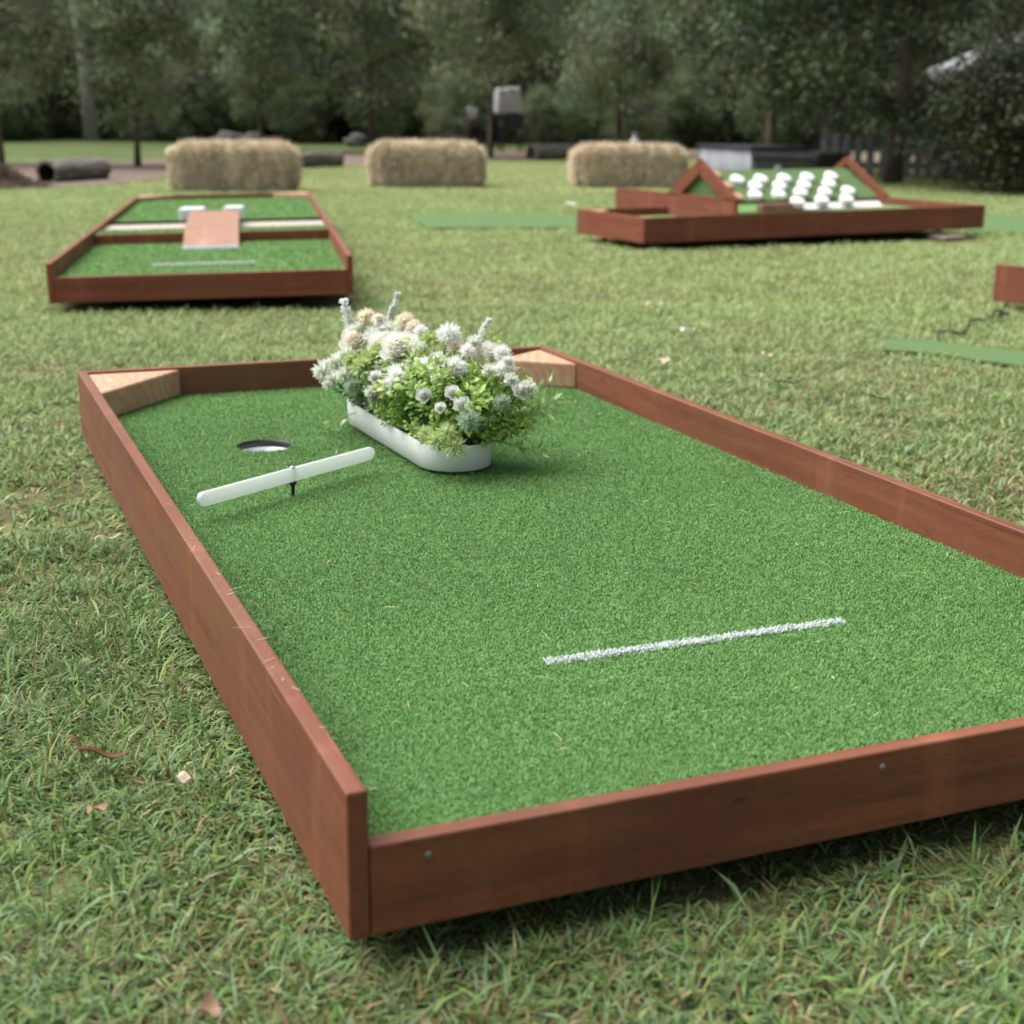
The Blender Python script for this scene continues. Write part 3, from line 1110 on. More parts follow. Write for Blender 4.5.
for i in range(78):
    x = rsF.uniform(-.05, TLEN + .04)
    y = rsF.uniform(-.042, .042)
    near = 1 - (x + .03) / (TLEN + .05)
    lat = y / .042
    dx = (x - TLEN * .5) / TLEN * 1.1
    el = rsF.uniform(.12, 1.1) if lat < 0 else rsF.uniform(.75, 1.3)
    if x < .05:
        el = max(el, .7)
    d = (dx * (1.2 - el * .4) + rsF.normal(0, .25), lat * rsF.uniform(.4, 1.2) * (1 if lat < 0 else .75) + rsF.normal(0, .15), el)
    kind = rsF.choice(['bright', 'grey', 'pale', 'mint', 'dark'], p=[.60, .10, .08, .07, .15] if near > .5 else [.26, .32, .16, .14, .12])
    put_spray(kind, (x, y, TH - .012 + max(0, el - .4) * rsF.uniform(0, .08)), d, rsF.uniform(.8, 1.1) * (1 if near > .5 else .85))
for i in range(20):
    x = .02 + i * (TLEN + .01) / 20 + rsF.uniform(-.01, .01)
    kind = 'bright' if x < .2 or i % 3 == 0 else rsF.choice(['grey', 'dark', 'mint', 'pale'])
    put_spray(kind, (x, .035, TH - .004), (rsF.normal(0, .4), rsF.uniform(.5, 1.0), rsF.uniform(.35, .8)), rsF.uniform(.42, .62))
for i in range(34):
    px, py = rsF.uniform(425, 520), rsF.uniform(372, 432)
    xa = rsF.uniform(-.07, -.02) + max(0, (415 - py) * .0012)
    head = t_local(px, py, xa)
    root = Vector((rsF.uniform(.0, .06), 0, TH))
    d = head - root
    d.z = max(d.z, .02)
    sc = rsF.uniform(.55, .85)
    put_spray('bright', tuple(head - d.normalized() * .085 * sc), d, sc)
for i in range(16):
    px, py = rsF.uniform(345, 430), rsF.uniform(345, 400)
    xa = .33 - (px - 345) * .0033
    head = t_local(px, py, xa - .05)
    root = Vector((min(max(xa, 0), TLEN), 0, TH))
    d = head - root
    d.z = max(d.z, .03)
    put_spray(rsF.choice(['grey', 'pale', 'mint', 'bright']), tuple(head - d.normalized() * .07), d, rsF.uniform(.55, .8))
# the bright bush of small leaves at the near end, and the sprays that stick out sideways
for px, py, xa, kind, sc in [(455, 385, .02, 'bright', 1.2), (475, 378, .04, 'bright', 1.2), (490, 385, .04, 'bright', 1.2), (505, 392, .03, 'bright', 1.1), (440, 400, 0, 'bright', 1.1), (470, 396, -.01, 'bright', 1.1),
                             (488, 402, -.01, 'bright', 1.2), (508, 408, 0, 'dark', 1.2), (500, 412, .0, 'dark', 1.0), (425, 406, .0, 'bright', .9), (408, 400, .06, 'bright', .8), (385, 402, .12, 'dark', .8), (372, 396, .18, 'bright', .7),
                             (360, 390, .24, 'bright', .6), (484, 426, -.02, 'mint', .9), (496, 430, -.02, 'mint', .8), (350, 380, .30, 'grey', 1.0), (340, 370, .33, 'grey', 1.0), (396, 398, .12, 'grey', 1.1), (385, 375, .2, 'pale', 1.1),
                             (410, 362, .17, 'pale', 1.0), (438, 372, .1, 'mint', 1.1), (445, 356, .13, 'mint', 1.0), (360, 352, .31, 'pale', 1.0), (420, 345, .24, 'pale', 1.0), (480, 362, .1, 'mint', 1.0), (495, 344, .12, 'bright', .8), (463, 338, .17, 'bright', .8)]:
    head = t_local(px, py, xa)
    root = Vector((min(max(xa + .03, 0), TLEN), 0, TH - .01))
    d = head - root
    put_spray(kind, tuple(head - d.normalized() * .10 * sc), d, sc)
for px, py, xa in [(540, 405, .02), (535, 420, 0), (545, 425, -.01), (528, 398, .04), (520, 425, -.02), (548, 415, .03), (335, 408, .30), (545, 398, .05), (533, 410, .02), (541, 416, .0), (514, 412, .0), (530, 432, -.03)]:
    head = t_local(px, py, xa)
    root = Vector((min(max(xa + .03, 0), TLEN), 0, TH))
    d = head - root
    put_spray('wisp', tuple(head - d.normalized() * .15), d, 1.05)
for px, py, xa in [(395, 421, .06), (370, 400, .16)]:
    head = t_local(px, py, xa)
    root = Vector((min(max(xa, 0), TLEN), .03, TH + .01))
    d = head - root
    d.z += .03
    put_spray('bright', tuple(root), d, .62)

# ------------------------------------------------------------------ far stepped board on the left
LB = dict(c=(-1.6891, 5.1995), yaw=.1746, W=1.1032, L=4.2531, b=.0405, hs=.1444, hf=.094, tu=.0209)
lb = empty('stepped_putting_board', (*LB['c'], LB['b']), Euler((0, -math.atan(LB['tu']), LB['yaw']), 'XYZ'))
tag(lb, 'long stepped putting board with a timber ramp over a channel, near the hay bale', 'mini golf board')
W2, L2, hs2, hf2, t2 = LB['W'], LB['L'], LB['hs'], LB['hf'], .02
rail(lb, 'side_rail', t2, 0, t2, L2, 0, hs2, t2, 0, 'merbau_far')
rail(lb, 'side_rail', W2, 0, W2, L2, 0, hs2, t2, 0, 'merbau_far')
rail(lb, 'front_rail', t2 + .001, .001, W2 - t2 - .001, .001, 0, hf2, t2, 0, 'merbau_far')
rail(lb, 'back_rail', t2 + .001, L2 - t2, W2 - t2 - .001, L2 - t2, 0, hs2 - .002, t2, 0, 'merbau_far')
zt = hf2 - .012
RV = 1.42                                          # riser
STEP = .047
ui0, ui1 = t2 + .001, W2 - t2 - .001


def turf_patch(parent, name, u0, u1, v0, v1, z0, z1, nbl, hgt=.006, wid=.004):
    obj(name, box_mesh(name, u0, u1, v0, v1, z0, z1), M['turf_flat'], parent)
    n = nbl
    S = Soup()
    uu, vv = RS.uniform(u0 + .004, u1 - .004, n), RS.uniform(v0 + .004, v1 - .004, n)
    blade_set(S, np.stack([uu, vv, np.full(n, z1)], 1), RS.uniform(0, 6.3, n), np.abs(RS.normal(.4, .4, n)), RS.uniform(.7, 1.2, n) * hgt, np.full(n, wid),
              pick(TURF, TURFW, n, .10), .6)
    obj('turf_pile', S.mesh('turf_pile'), M['turf_blade'], parent)


turf_patch(lb, 'lower_turf', ui0, ui1, t2 + .002, RV, .03, zt, 26000)
obj('riser', box_mesh('riser', ui0, ui1, RV, RV + .02, .03, zt + STEP, .002), M['merbau_far'], lb)
turf_patch(lb, 'step_turf', ui0, ui1, RV + .021, RV + .23, .03, zt + STEP, 5000)
obj('channel_floor', box_mesh('channel_floor', ui0, ui1, RV + .231, RV + .72, .02, zt + STEP - .012), M['gravel'], lb)
obj('channel_edge', box_mesh('channel_edge', ui0, ui1, RV + .721, RV + .745, .02, zt + STEP + .002, .002), M['hollow'], lb)
turf_patch(lb, 'upper_turf', ui0, ui1, RV + .746, L2 - t2 - .002, .03, zt + STEP - .014, 26000)
# ramp: incline, deck, metal toe strip
u0, u1 = .425, .672


def slab(name, prof, u0, u1, mat, parent, bev=.002):
    bm = bmesh.new()
    a = [bm.verts.new((u0, y, z)) for y, z in prof]
    b = [bm.verts.new((u1, y, z)) for y, z in prof]
    m_ = len(prof)
    bm.faces.new(a)
    bm.faces.new(b[::-1])
    for k in range(m_):
        bm.faces.new((a[k], b[k], b[(k + 1) % m_], a[(k + 1) % m_]))
    bmesh.ops.recalc_face_normals(bm, faces=bm.faces)
    bmesh.ops.bevel(bm, geom=list(bm.edges), offset=bev, segments=2, affect='EDGES')
    return obj(name, bm_mesh(name, bm), M[mat], parent)


rz = zt + STEP
rmp = slab('ramp', [(1.17, zt + .004), (1.52, rz + .022), (1.52, rz + .002), (1.40, zt + .001), (1.17, zt + .001)], u0, u1, 'ramp', lb)
slab('bridge_deck', [(1.522, rz + .022), (2.14, rz + .048), (2.14, rz + .026), (1.522, rz + .002)], u0, u1, 'ramp', lb)
slab('toe_strip', [(1.10, zt + .001), (1.165, zt + .011), (1.165, zt + .001)], u0, u1, 'alu', lb, .0005)
# white bumper blocks by the bridge
for (a, b, v0) in ((.362, .495, 2.22), (.585, .692, 2.26)):
    obj('white_bumper', prism_mesh('white_bumper', [(a, v0), (b, v0 + .01), (b, v0 + .12), (a + .02, v0 + .13)], rz - .013, rz + .058, .012, 3), M['white_paint'], lb)
obj('start_line', box_mesh('start_line', .345, .745, .40, .412, zt + .002, zt + .0095), M['white_paint'], lb)
for s in (0, 1):
    P3 = [(ui0, L2 - t2 - .001), (ui0, L2 - .22), (.23, L2 - t2 - .001)] if s == 0 else [(ui1, L2 - t2 - .001), (.86, L2 - t2 - .001), (ui1, L2 - .22)]
    obj('corner_block', prism_mesh('corner_block', P3, zt + STEP - .013, hs2 + .001, .004), M['pine'], lb, label='pale bare timber corner block')
for uu_, vv_ in ((.2, .3), (W2 - .2, .3), (.2, 2.1), (W2 - .2, 2.1), (.2, L2 - .3), (W2 - .2, L2 - .3)):
    obj('foot', foot_me, M['blackplastic'], lb, (uu_, vv_, -LB['b'] - uu_ * LB['tu'] + .003))

# ------------------------------------------------------------------ far peg board on the right
RB = dict(c=(.703, 7.916), yaw=.469, L=2.476, W=.744, b=.040, hs=.14, tl=.008)
rb = empty('peg_ramp_board', (*RB['c'], RB['b']), Euler((0, -math.atan(RB['tl']), RB['yaw']), 'XYZ'))
tag(rb, 'timber obstacle board with white pegs on a green peaked slope', 'mini golf board')
L3, W3, h3, t3 = RB['L'], RB['W'], RB['hs'], .022
ud, ur, vb = .613, 1.711, 1.34
zb = -RB['b']
rail(rb, 'front_rail', 0, 0, L3, 0, 0, h3, t3, 0, 'merbau_far')
rail(rb, 'end_rail', t3, t3 + .001, t3, W3, 0, h3, t3, 0, 'merbau_far')
rail(rb, 'end_rail', L3, t3 + .001, L3, vb, 0, h3, t3, 0, 'merbau_far')
rail(rb, 'inner_rail', t3 + .001, W3 - t3, ud - .001, W3 - t3, 0, h3 - .002, t3, 0, 'merbau_far')
rail(rb, 'back_rail', ud + t3 + .001, vb - t3, L3 - t3 - .001, vb - t3, 0, h3 - .001, t3, 0, 'merbau_far')
rail(rb, 'divider_rail', ud + t3, t3 + .001, ud + t3, vb, .0, .222, t3, 0, 'merbau_far')
for (a, b, c, d) in ((t3 + .001, ud - .001, t3 + .001, W3 - t3 - .001), (ud + t3 + .001, L3 - t3 - .001, t3 + .001, vb - t3 - .001)):
    obj('turf', box_mesh('turf', a, b, c, d, .04, .09), M['turf_flat'], rb)
# tilt: z in board coordinates of world height z at u
zl = lambda z, u: z + .010 - RB['b'] - RB['tl'] * u
vr0, vr1, vr2 = .078, .40, .72
zf, zr = .203, .362
PEGT = .016
n_up = Vector((0, -(zr - zf), vr1 - vr0)).normalized()


def slope_slab(name, v0, z0, v1, z1, ua, ub, th, mat):
    d = Vector((0, v1 - v0, z1 - z0)).normalized()
    nn = Vector((0, -d.z, d.y))
    if nn.z < 0:
        nn = -nn
    prof = [(v0, z0), (v1, z1), (v1 - nn.y * th, z1 - nn.z * th), (v0 - nn.y * th, z0 - nn.z * th)]
    return slab(name, prof, ua, ub, mat, rb, .002)


uL, uR = ud + t3 + .002, ur
slope_slab('slope_panel', vr0, zf, vr1, zr, uL + .022, uR - .022, .016, 'turf_mat')
slope_slab('slope_panel', vr2, zf, vr1 + .004, zr, uL + .022, uR - .022, .016, 'turf_mat')
# A-frame gables: two battens each, turf gable panel set back between them
for ua in (uL - .002 - t3, uR - .02):
    a0 = ua
    for (v0, v1) in ((.02, vr1), (vr2 + .01, vr1)):
        s = 1 if v1 > v0 else -1
        d = Vector((v1 - v0, zr - zf)).normalized()
        n2 = Vector((-d.y, d.x))
        if n2.y < 0:
            n2 = -n2
        up, dn = n2 * .034, n2 * -.046
        e = s * .0015
        lo_ = -.020 if ua < 1 else .022
        prof = [(v0, zf + .02), (v1 - e, zr + .072), (v1 - e, zr + lo_), (v0 + s * (.12 if ua < 1 else .07), zf + .002), (v0, zf + .002)]
        slab('gable_batten', prof, a0, a0 + .022, 'merbau_far', rb, .003)
    if ua < 1:
        obj('gable_panel', prism_mesh('gable_panel', [(vr0 + .04, zf), (vr2 - .06, zf), (vr1, zr - .01)], -.004, .004), M['turf_mat'], rb, (a0 + .034, 0, 0), (rad(90), 0, rad(90)))
# inner face of the left batten: three pale wood cleats
inv_rb = Matrix.Translation((*RB['c'], RB['b'])) @ Euler((0, -math.atan(RB['tl']), RB['yaw']), 'XYZ').to_matrix().to_4x4()
inv_rb = inv_rb.inverted()


def slope_hit(px, py, lift=0.0):
    c = inv_rb @ Vector((0, 0, H))
    d = inv_rb.to_3x3() @ ray(px, py)
    p0 = Vector((0, vr0, zf)) + n_up * lift
    t = (p0 - c).dot(n_up) / d.dot(n_up)
    return c + d * t


tiltq = Vector((0, 0, 1)).rotation_difference(n_up)
for vv_, sc in ((.33, 1), (.215, 1), (.10, 1)):
    z_ = zf + (vv_ - vr0) * (zr - zf) / (vr1 - vr0)
    obj('wood_cleat', box_mesh('wood_cleat', 0, .045, -.035, .035, 0, .028, .006), M['pine'], rb, (uL + .024, vv_, z_), tiltq.to_euler(), label='pale timber cleat')
peg_me = lathe_mesh('peg', [(0, -.012), (.040, -.012), (.042, .0), (.042, .020), (.040, .025), (.035, .027), (0, .027)], 28)
for px, py in [(273, 160), (373, 158), (472, 155), (571, 150), (673, 146), (350, 187), (453, 187), (558, 183), (664, 178), (350, 225), (450, 222), (543, 215), (647, 213), (746, 208), (530, 254), (634, 247), (740, 243)]:
    X, Y = 674 + px / 4.267, 140 + py / 4.267 + .5
    h = slope_hit(X, Y, .024)
    o = obj('peg', peg_me, M['peg_white'], rb, tuple(h - n_up * .024), tiltq.to_euler())
# catch tray and kicker at the foot of the slope
slope_slab('catch_tray', .024, .152, .070, .184, 1.10, 1.685, .008, 'peg_white')
for uu_ in (1.22, 1.40, 1.56):
    pass
obj('kicker_block', box_mesh('kicker_block', .80, 1.09, .024, .074, .145, .190, .004), M['ramp'], rb)
for s in (0, 1):
    P3 = [(t3 + .001, t3 + .001), (.20, t3 + .001), (t3 + .001, .20)] if s == 0 else [(t3 + .001, W3 - t3 - .001), (t3 + .001, W3 - .20), (.20, W3 - t3 - .001)]
    obj('corner_block', prism_mesh('corner_block', P3, .091, h3 - .006, .004), M['pine'], rb, label='pale bare timber corner block')
f = at(951.5, 243.5)
fl_ = inv_rb @ f
fl_.x += (.011 - fl_.y) * math.tan(RB['yaw'])
fw = inv_rb.inverted() @ Vector((fl_.x, .0, 0))
paver = obj('paver', box_mesh('paver', -.09, .09, -.08, .08, 0, .020, .005), M['paver'], None, (fw.x + .03, fw.y - .03, .008), (0, 0, .5))
tag(paver, 'flat concrete paver in the grass under the black foot', 'paver')
obj('foot', lathe_mesh('levelling_foot', [(0, 0), (.052, 0), (.055, .006), (.03, .018), (.013, .026), (.013, .034), (0, .034)], 24), M['blackplastic'], rb, (fl_.x, .011, fl_.z + .026))
for uu_, vv_ in ((.12, .12), (.12, W3 - .12), (1.3, vb - .1), (L3 - .15, vb - .12)):
    obj('foot', foot_me, M['blackplastic'], rb, (uu_, vv_, -RB['b'] - uu_ * RB['tl'] + .003))

# ------------------------------------------------------------------ board cut by the right edge
a = at(992.4, 300.7, .035)
ang = rad(-54)
eb = empty('turf_topped_board', (a.x, a.y, .035), (0, 0, ang))
tag(eb, 'red brown timber board at the frame edge with turf level with its rim', 'mini golf board')
LL, WW = 2.0, 1.1
rail(eb, 'side_rail', 0, 0, LL, 0, 0, .143, .02, 0, 'merbau_far')
rail(eb, 'end_rail', .02, .021, .02, WW, 0, .135, .02, 0, 'merbau_far')
rail(eb, 'end_rail', LL, .021, LL, WW, 0, .135, .02, 0, 'merbau_far')
rail(eb, 'side_rail', 0, WW + .001, LL, WW + .001, 0, .135, .02, 0, 'merbau_far')
turf_patch(eb, 'turf', .021, LL - .021, .021, WW - .001, .03, .140, 9000)
for uu_, vv_ in ((.15, .15), (LL - .15, .15), (.15, WW - .15), (LL - .15, WW - .15)):
    obj('foot', foot_me, M['blackplastic'], eb, (uu_, vv_, -.032))

# ------------------------------------------------------------------ hay bales
def strawcol(P, rs, n):
    """straw pigment: bleached and greener flakes alternate along the bale"""
    c = pick([(.68, .575, .44), (.80, .70, .56), (.56, .455, .33), (.38, .315, .215), (.60, .54, .40)], [4, 3.4, 2, 1, 1], n, .18, rs)
    k = vnoise(P[:, 0] + 7, P[:, 2] * .35 + P[:, 1] * .35, 24, int(rs.randint(1000)))
    return np.clip(c * (.76 + .52 * k)[:, None], 0, 1)


def bale_mesh(seed, Lx, Wy, Hz):
    rs = np.random.RandomState(seed)
    bm = bmesh.new()
    bmesh.ops.create_cube(bm, size=1)
    bmesh.ops.subdivide_edges(bm, edges=bm.edges, cuts=13, use_grid_fill=True)
    for v in bm.verts:
        p = np.array(v.co) * 2
        # rounded box
        k = 6.0
        s = (np.abs(p) ** k).sum() ** (1 / k)
        m = max(abs(p).max(), 1e-6)
        p = p * (m / s) ** 1.0
        p *= 1 + .03 * math.sin(p[0] * 11 + seed) + .025 * math.sin(p[0] * 4.3 + 2 * seed + p[2]) + .02 * math.sin(p[2] * 3 + seed) + rs.normal(0, .012)
        v.co = (p[0] * Lx / 2, p[1] * Wy / 2, (p[2] + 1) * Hz / 2)
    for vtx in bm.verts:
        vtx.co.z = max(vtx.co.z, .0)
    me = bm_mesh('bale_body', bm, True)
    n = 30000
    # straw over every face
    S = Soup()
    face = rs.choice(5, n, p=[.34, .12, .30, .12, .12])
    a, b = rs.uniform(-.97, .97, n), rs.uniform(-.97, .97, n)
    P = np.zeros((n, 3))
    nr = np.zeros((n, 3))
    for f_, (ax, sg) in enumerate([(1, -1), (1, 1), (2, 1), (0, -1), (0, 1)]):
        k = face == f_
        o1, o2 = [i for i in range(3) if i != ax]
        P[k, ax] = sg * .985
        P[k, o1], P[k, o2] = a[k], b[k]
        nr[k, ax] = sg
    kk = 6.0
    s = (np.abs(P) ** kk).sum(1) ** (1 / kk)
    P = P * (np.abs(P).max(1) / s)[:, None]
    P = P * np.array([Lx / 2, Wy / 2, Hz / 2]) + np.array([0, 0, Hz / 2])
    d = rs.normal(0, 1, (n, 3)) * np.array([.40, .5, 1.0]) + nr * rs.uniform(.2, 1.4, (n, 1)) - np.array([0, 0, .3])
    tw = P[:, 0] * 0
    l = rs.uniform(.03, .10, n) * np.where(rs.rand(n) < .12, 1.5, 1.0)
    leaf_set(S, P - unit(d) * l[:, None] * .4, d, nr + rs.normal(0, .3, (n, 3)), l, rs.uniform(.004, .010, n), strawcol(P, rs, n), .2)
    return me, S.mesh('straw')


M['hay'] = mat_noise('hay_body', (.31, .245, .155), (.55, .455, .32), 14, .95, 1, .03, .1, (2.5, 2.5, .6))
bales = [(165, 298, 142, 192, 'hay bale behind the stepped board, largest and greyest of the three', 31),
         (365, 485, 142, 187, 'golden hay bale in the middle of the three at the lawn edge', 32),
         (570, 686, 145, 187.5, 'hay bale partly hidden behind the peg board', 33)]
for (x0, x1, y0, y1, lab, sd_) in bales:
    p0, p1 = at(x0 + 3, y1), at(x1 - 3, y1)
    c = (p0 + p1) / 2
    c.y += .19
    Lx = (p1 - p0).length * 1.0
    hz = at_y((x0 + x1) / 2, y0, c.y - .05).z - .02
    r = empty('hay_bale', (c.x, c.y, 0), (0, 0, math.atan2(p1.y - p0.y, p1.x - p0.x) * .6))
    tag(r, lab, 'hay bale', 'hay bales along the lawn edge')
    body, straw = bale_mesh(sd_, Lx, .46, hz)
    obj('bale_body', body, M['hay'], r)
    obj('loose_straw', straw, M['straw'], r)

# ------------------------------------------------------------------ turf mats lying on the lawn
def mat_obj(pix, lab, z=.016):
    P = [at(x, y, z)[:2] for x, y in pix]
    c = (sum(p[0] for p in P) / len(P), sum(p[1] for p in P) / len(P))
    me = prism_mesh('turf_mat', [(p[0] - c[0], p[1] - c[1]) for p in P], 0, .010, .002, 1)
    o = obj('turf_mat', me, M['turf_mat'], None, (c[0], c[1], z - .010))
    tag(o, lab, 'turf mat', 'green turf mats laid on the lawn')
    return [(p[0], p[1]) for p in P]


MATS = [mat_obj([(406, 214), (470, 211.5), (556, 212), (577, 217), (577, 227), (500, 227), (428, 227.5)], 'thin green turf mat lying left of the peg board'),
        mat_obj([(882, 338), (930, 340), (985, 347), (1050, 354), (1120, 362), (1120, 376), (1050, 368), (985, 360), (930, 352), (884, 349)], 'narrow green turf strip in the grass near the black cord'),
        mat_obj([(940, 212), (1080, 217), (1130, 236), (975, 231)], 'green turf mat behind the right end of the peg board')]

# black cord lying in the grass
pts = [(938, 346), (938, 342), (942, 335.5), (948, 336), (952, 340), (958, 340), (966, 333), (970, 329), (978, 326.5), (984, 324), (991, 322), (996, 318), (1003, 316.5), (1007, 318), (1004, 323), (998, 321), (1002, 312), (1012, 307), (1030, 303)]
S = Soup()
cp = [at(x, y, .0) + Vector((0, 0, .022 + .010 * math.sin(i * 1.9))) for i, (x, y) in enumerate(pts)]
sm = []
for i in range(len(cp) - 1):
    p0, p1, p2, p3 = cp[max(i - 1, 0)], cp[i], cp[i + 1], cp[min(i + 2, len(cp) - 1)]
    for k in range(6):
        t = k / 6
        sm.append(.5 * ((2 * p1) + (p2 - p0) * t + (2 * p0 - 5 * p1 + 4 * p2 - p3) * t * t + (3 * p1 - p0 - 3 * p2 + p3) * t ** 3))
tube(S, sm, [.004] * len(sm), 6)
o = obj('cord', S.mesh('cord', True), M['black'])
tag(o, 'thin black cord looping through grass beside the narrow turf strip', 'cord')

# ------------------------------------------------------------------ leaves and twigs on the lawn
def dry_leaf(px, py, L, Wd, az, col, lab, curl=.4, name='fallen_leaf', z=.022):
    p = at(px, py, z)
    n = 9
    V, Q = [], []
    for i in range(n):
        t = i / (n - 1)
        wd = Wd * .5 * (math.sin(math.pi * min(1, t * .97 + .03)) ** .8) + .0006
        x = (t - .5) * L
        zz = curl * L * .35 * ((t - .5) ** 2) * 4 * .5 + .004 * math.sin(t * 7)
        yb = .12 * L * math.sin(t * 3)
        for s in (-1, 0, 1):
            V.append((x, yb + s * wd, zz + abs(s) * wd * .45))
    for i in range(n - 1):
        for j in range(2):
            Q.append((i * 3 + j, i * 3 + j + 1, (i + 1) * 3 + j + 1, (i + 1) * 3 + j))
    S = Soup()
    S.add(V, None, Q, np.clip(np.tile(np.array(col), (len(V), 1)) * RS.uniform(.85, 1.15, (len(V), 1)), 0, 1))
    o = obj(name, S.mesh(name, True), M['straw'], None, (p.x, p.y, p.z), (RS.uniform(-.2, .2), RS.uniform(-.2, .2), az))
    tag(o, lab, 'leaf', 'dry leaves fallen on the lawn')


dry_leaf(103, 757, .060, .017, .25, (.15, .07, .038), 'long curled dark brown leaf in the grass left of the near board', .6, z=.036)
dry_leaf(183, 780, .021, .014, -.5, (.55, .46, .37), 'small pale leaf scrap close to the near board', .2, z=.034)
dry_leaf(98, 810, .024, .015, .9, (.25, .17, .105), 'tan leaf below the long brown leaf', .2, z=.036)
dry_leaf(214, 1012, .035, .018, 1.9, (.24, .155, .10), 'tan leaf standing up at the bottom edge', 1.1, z=.036)
dry_leaf(74, 744, .035, .005, -.6, (.18, .10, .06), 'thin dark stalk beside the long brown leaf', .5, z=.034)
dry_leaf(108, 538, .045, .006, .6, (.50, .38, .24), 'thin straw coloured leaf beside the left rail', .3, z=.034)
dry_leaf(689, 331, .055, .05, .4, (.78, .72, .66), 'small pale petal like leaf, brightest beyond the right rail', .3, z=.05)
dry_leaf(655, 305, .07, .04, .2, (.66, .52, .46), 'pinkish dry leaf beyond the right rail towards the peg board', .3, z=.05)
dry_leaf(666, 362, .06, .035, 1.2, (.52, .40, .32), 'tan curled leaf just beyond the right rail', .4, z=.05)
dry_leaf(767, 355, .035, .02, .2, (.72, .62, .52), 'tiny cream leaf in open grass right of centre', .3, z=.05)
dry_leaf(789, 383, .085, .016, -.2, (.045, .038, .032), 'dark curved bark strip in the lawn beyond the right rail', .6, z=.05)
dry_leaf(748, 377, .055, .014, -.1, (.12, .10, .085), 'grey brown bark chip left of the dark bark strip', .4, z=.05)
dry_leaf(878, 398, .07, .014, .1, (.05, .042, .036), 'black twig end lying near the turf strip', .3, z=.05)
dry_leaf(571, 205, .09, .06, .1, (.78, .78, .76), 'white paper scrap on grass left of the peg board', .4, z=.04)
dry_leaf(346, 294, .07, .05, .5, (.66, .52, .42), 'pinkish leaf just behind the flower trough', .3, z=.04)

# ------------------------------------------------------------------ grass (uncountable: one object)
def in_rect(x, y, c, yaw, u0, u1, v0, v1):
    dx, dy = x - c[0], y - c[1]
    uu = dx * math.cos(yaw) + dy * math.sin(yaw)
    vv = -dx * math.sin(yaw) + dy * math.cos(yaw)
    return (uu > u0) & (uu < u1) & (vv > v0) & (vv < v1)


def in_poly(x, y, P):
    r = np.zeros(len(x), bool)
    j = len(P) - 1
    for i in range(len(P)):
        xi, yi = P[i]
        xj, yj = P[j]
        c = ((yi > y) != (yj > y)) & (x < (xj - xi) * (y - yi) / (yj - yi + 1e-12) + xi)
        r ^= c
        j = i
    return r


GREENS = [(.155, .255, .085), (.205, .300, .115), (.105, .180, .055), (.215, .305, .185), (.27, .31, .11), (.42, .37, .20), (.23, .165, .09)]
S = Soup()


def sow(n, y0, y1, l, w, lean, wts, pw=1.0, seed=0):
    rs = np.random.RandomState(900 + seed)
    t = rs.rand(n) ** pw
    y = y0 + (y1 - y0) * t
    x = rs.uniform(-1, 1, n) * (.36 * 1.22 * y + .35)
    k = ~in_rect(x, y, (CX, CY), YAW, .10, W_ - .06, .14, L_ - .04)
    k &= ~in_rect(x, y, LB['c'], LB['yaw'], .0, W2, .02, L2)
    k &= ~in_rect(x, y, RB['c'], RB['yaw'], .03, L3 - .02, -.02 , W3)
    k &= ~in_rect(x, y, RB['c'], RB['yaw'], ud, L3 - .03, -.02, vb)
    k &= ~in_rect(x, y, (a.x, a.y), ang, .03, LL, .02, WW)
    k &= np.hypot((x - fw.x - .03), (y - fw.y + .22) * .55) > .20
    for P in MATS + [MULCH]:
        k &= ~in_poly(x, y, P)
    x, y = x[k], y[k]
    k = ~in_rect(x, y, RB['c'], RB['yaw'], 1.0, L3 - .1, -.13, .0)
    x, y = x[k], y[k]
    # clumps: bare spots and denser tufts
    d = vnoise(x, y, 9, seed) * .55 + vnoise(x, y, 26, seed + 1) * .45
    k = rs.rand(len(x)) < np.clip((d - .18) * 2.6, .22, 1)
    x, y, d = x[k], y[k], d[k]
    n = len(x)
    patch = vnoise(x, y, 2.2, 40) * .6 + vnoise(x, y, 7, 41) * .4
    col = pick(GREENS, wts, n, .2, rs)
    dry = pick([(.27, .22, .12), (.22, .155, .09), (.33, .28, .165)], [2, 2.4, .8], n, .2, rs)
    isd = rs.rand(n) < np.clip((.51 - patch) * 1.8, .02, .55)
    col[isd] = dry[isd]
    shorten = np.where(isd, .7, 1.0)
    lush = np.clip((patch - .5) * 2.5, 0, 1)[:, None]
    col = col * (1 - .25 * lush) + np.array([.18, .31, .065]) * .25 * lush
    le = np.clip(np.abs(rs.normal(lean, .38, n)), .05, 1.5)
    ll = rs.uniform(.55, 1.25, n) * l * (.70 + .6 * d) * shorten
    ins = in_rect(x, y, (CX, CY), YAW, -.02, W_ + .01, -.012, L_ + .02)
    le[ins] = np.maximum(le[ins], 1.05)
    ll[ins] *= .75
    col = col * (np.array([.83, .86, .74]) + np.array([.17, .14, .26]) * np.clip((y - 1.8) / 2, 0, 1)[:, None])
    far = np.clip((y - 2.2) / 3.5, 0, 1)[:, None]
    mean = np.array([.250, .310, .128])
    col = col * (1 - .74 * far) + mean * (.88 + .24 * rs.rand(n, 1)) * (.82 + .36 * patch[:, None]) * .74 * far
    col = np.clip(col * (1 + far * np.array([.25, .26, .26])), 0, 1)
    z = rs.uniform(-.004, .004, n)
    blade_set(S, np.stack([x, y, z], 1), rs.uniform(0, 6.3, n), le, ll, rs.uniform(.7, 1.3, n) * w, col, rs.uniform(.2, .8))


